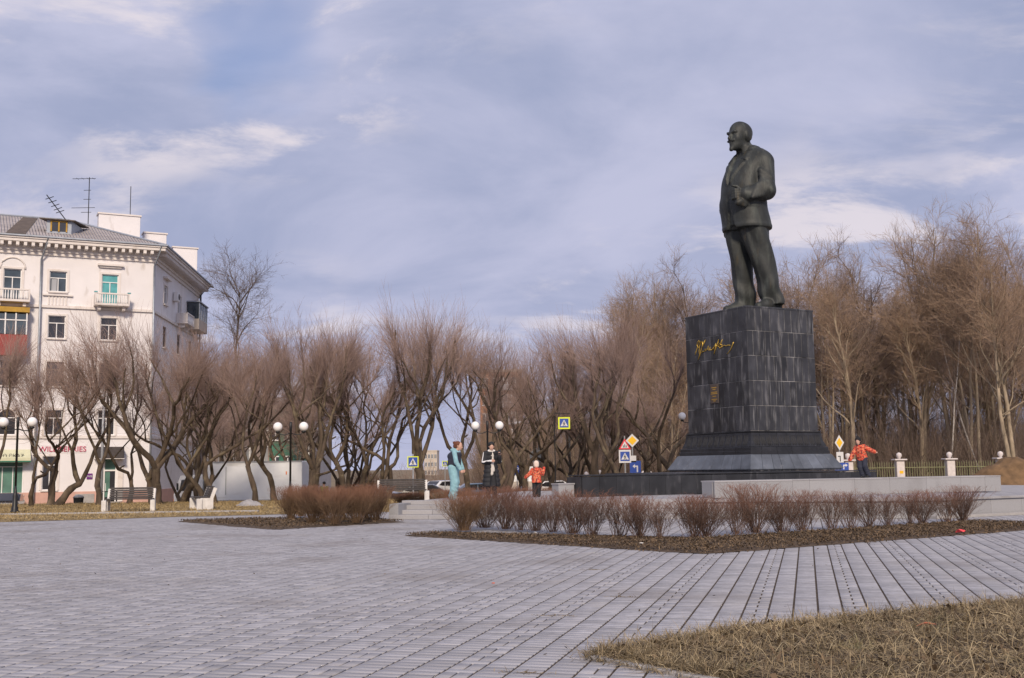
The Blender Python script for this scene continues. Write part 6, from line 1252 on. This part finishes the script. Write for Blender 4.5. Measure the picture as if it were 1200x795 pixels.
# ------------------------------------------------------------------ vehicles
def wheel(o, x, y, r_, w_=.2, m='pole_grey'):
    t_ = MB().tube([(x, y-w_/2, r_), (x, y+w_/2, r_)], r_, 18).build('wheel', 'rubber', o); MB().tube([(x, y-w_/2-.012, r_), (x, y+w_/2+.012, r_)], r_*.55, 14).build('rim', m, t_)
def box_truck(px0, px1, Y, label, cab_left=True, L_=5.9, z0=-1.0):
    xb = at(px0, 560, Y)[0]; xe = at(px1, 560, Y)[0]; L_ = xe-xb; o = thing('box_truck', label, 'truck', (xb, Y, z0), 0)
    bx('cargo_box', 'truck_white', o, (L_/2, 0, 1.86), (L_/2, 1.1, 1.12), bev=.03); bx('chassis', 'chassis', o, (L_/2-.9, 0, .62), (L_/2+1.0, .42, .10))
    for z in (.77, 2.95): bx('box_rail', 'pole_grey', o, (L_/2, -1.115, z), (L_/2-.01, .012, .04))
    bx('side_door', 'truck_white', o, (.75, -1.112, 1.9), (.55, .010, .95), bev=.005); bx('door_bolt', 'pole_grey', o, (1.22, -1.13, 1.9), (.02, .012, .8)); bx('underrun_bar', 'chassis', o, (L_*.52, -1.0, .50), (1.1, .03, .10))
    bx('side_lamp', 'lamp_orange', o, (L_*.84, -1.128, 2.3), (.03, .012, .09))
    for x, y in ((L_*.72, -.92), (L_*.72, .92), (-.95, -.92), (-.95, .92)): wheel(o, x, y, .42)
    prof = [(-.15, .55), (-1.75, .55), (-1.80, 1.15), (-1.62, 1.72), (-1.42, 2.22), (-.15, 2.28)]
    c_ = MB().prism(prof, (0, -.98, 0), (1, 0, 0), (0, 0, 1), (0, 1, 0), 1.96).build('cab', 'cab_white', o)
    MB().prism([(-.45, 1.35), (-1.48, 1.35), (-1.36, 1.98), (-.45, 2.05)], (0, -.992, 0), (1, 0, 0), (0, 0, 1), (0, 1, 0), .01).build('side_window', 'glass_dark', c_); MB().add([(-1.74, -.88, 1.38), (-1.74, .88, 1.38), (-1.45, .88, 2.15), (-1.45, -.88, 2.15)], [(0, 1, 2, 3)]).build('windscreen', 'glass_dark', c_)
    bx('mirror', 'chassis', c_, (-1.55, -1.12, 1.6), (.03, .10, .20)); bx('headlight', 'lamp_orange', c_, (-1.80, -.72, .82), (.03, .16, .09)); bx('headlight', 'lamp_orange', c_, (-1.80, .72, .82), (.03, .16, .09)); bx('step', 'chassis', c_, (-1.0, -.985, .42), (.45, .04, .12)); bx('bumper', 'chassis', c_, (-1.82, 0, .58), (.06, .97, .14))
    return o
box_truck(246, 358, 65.5, 'white box truck parked behind the trees, cab to the left')
p = at(610, 560, 88); o = thing('van', 'pale grey van with slanted tail parked beyond the child in orange', 'van', (p[0], 88, -1.0), .0)
MB().prism([(-1.15, .45), (-1.05, 1.2), (-.55, 2.45), (.95, 2.5), (1.1, 1.4), (1.15, .45)], (0, -1.8, 0), (1, 0, 0), (0, 0, 1), (0, 1, 0), 4.2).build('body', 'truck_white', o); bx('lower_panel', 'brick_pale', o, (0, -1.83, .95), (1.02, .02, .42)); bx('bumper', 'chassis', o, (0, -1.86, .46), (1.1, .06, .1)); bx('rear_lamp', 'lamp_red', o, (.95, -1.85, 1.3), (.06, .02, .2))
for x, y in ((-1.0, -1.2), (1.0, -1.2), (-1.0, 1.6), (1.0, 1.6)): t_ = MB().tube([(x-.1, y, .33), (x+.1, y, .33)], .33, 14).build('wheel', 'rubber', o)
def car(px_, Y, rz, col, label, z0=-1.0):
    p = at(px_, 560, Y); o = thing('parked_car', label, 'car', (p[0], Y, z0), rz, 'cars on the street')
    prof = [(-2.1, .32), (-2.15, .62), (-2.05, .86), (-1.2, .95), (-.55, 1.40), (.85, 1.44), (1.55, 1.02), (2.05, .92), (2.15, .62), (2.1, .32)]
    mb = MB(); V = []
    for y, s_ in ((-.84, .94), (-.62, 1.), (.62, 1.), (.84, .94)):
        V += [(x*(1 if abs(y) < .8 else .985), y*(1 if z < 1. else .86), z if z < 1 else z*(1 if abs(y) < .8 else .985)) for x, z in prof]
    n = len(prof); F = [tuple(range(n))[::-1], tuple(range(3*n, 4*n))]+[(r_*n+k, r_*n+(k+1) % n, (r_+1)*n+(k+1) % n, (r_+1)*n+k) for r_ in range(3) for k in range(n)]
    b_ = mb.add(V, F).build('body', col, o)
    for s_ in (-1, 1):
        MB().prism([(-1.0, 1.0), (-.50, 1.33), (.12, 1.36), (.12, 1.0)], (0, s_*.775-.03, 0), (1, 0, 0), (0, 0, 1), (0, 1, 0), .06).build('side_window', 'glass_dark', b_); MB().prism([(.18, 1.0), (.18, 1.36), (.80, 1.37), (1.3, 1.03)], (0, s_*.775-.03, 0), (1, 0, 0), (0, 0, 1), (0, 1, 0), .06).build('side_window', 'glass_dark', b_)
        bx('headlight', 'headlamp', b_, (-2.10, s_*.62, .72), (.06, .16, .07)); bx('tail_light', 'lamp_red', b_, (2.09, s_*.64, .78), (.06, .15, .10))
        for x in (-1.3, 1.35): wheel(o, x, s_*.74, .31, .2)
    MB().add([(-1.17, -.60, .985), (-1.17, .60, .985), (-.60, .56, 1.39), (-.60, -.56, 1.39)], [(0, 1, 2, 3)]).build('windscreen', 'glass_dark', b_); MB().add([(1.55, -.58, 1.05), (1.55, .58, 1.05), (.93, .55, 1.42), (.93, -.55, 1.42)], [(0, 3, 2, 1)]).build('rear_window', 'glass_dark', b_)
    bx('number_plate', 'sign_white', b_, (2.14, 0, .55), (.02, .25, .055)); return o
car(8, 60.8, -1.25, 'car_dark', 'dark car with red tail lights parked at the far left'); car(492, 72, .05, 'car_dark', 'dark car behind the terrace bench'); car(555, 76, .2, 'car_blue', 'blue-grey car between the two women'); car(428, 74, -.1, 'car_silver', 'silver car left of the terrace bench'); car(515, 95, .9, 'car_white', 'small white car far away left of the blue tracksuit'); car(645, 84, .1, 'car_white', 'white car right of the child in orange')
o = thing('litter_bin', 'small dark bin beside the building base left of the bench', 'bin', (*at(92, 585, 57)[:2], float(gz(-20, 57))-.05)); MB().lathe([(.2, 0), (.22, .3), (.25, .62), (.27, .64)], n=14).build('drum', 'chassis', o, True); MB().lathe([(.28, .64), (.2, .74), (.02, .78)], n=14).build('cover', 'lid', o, True)
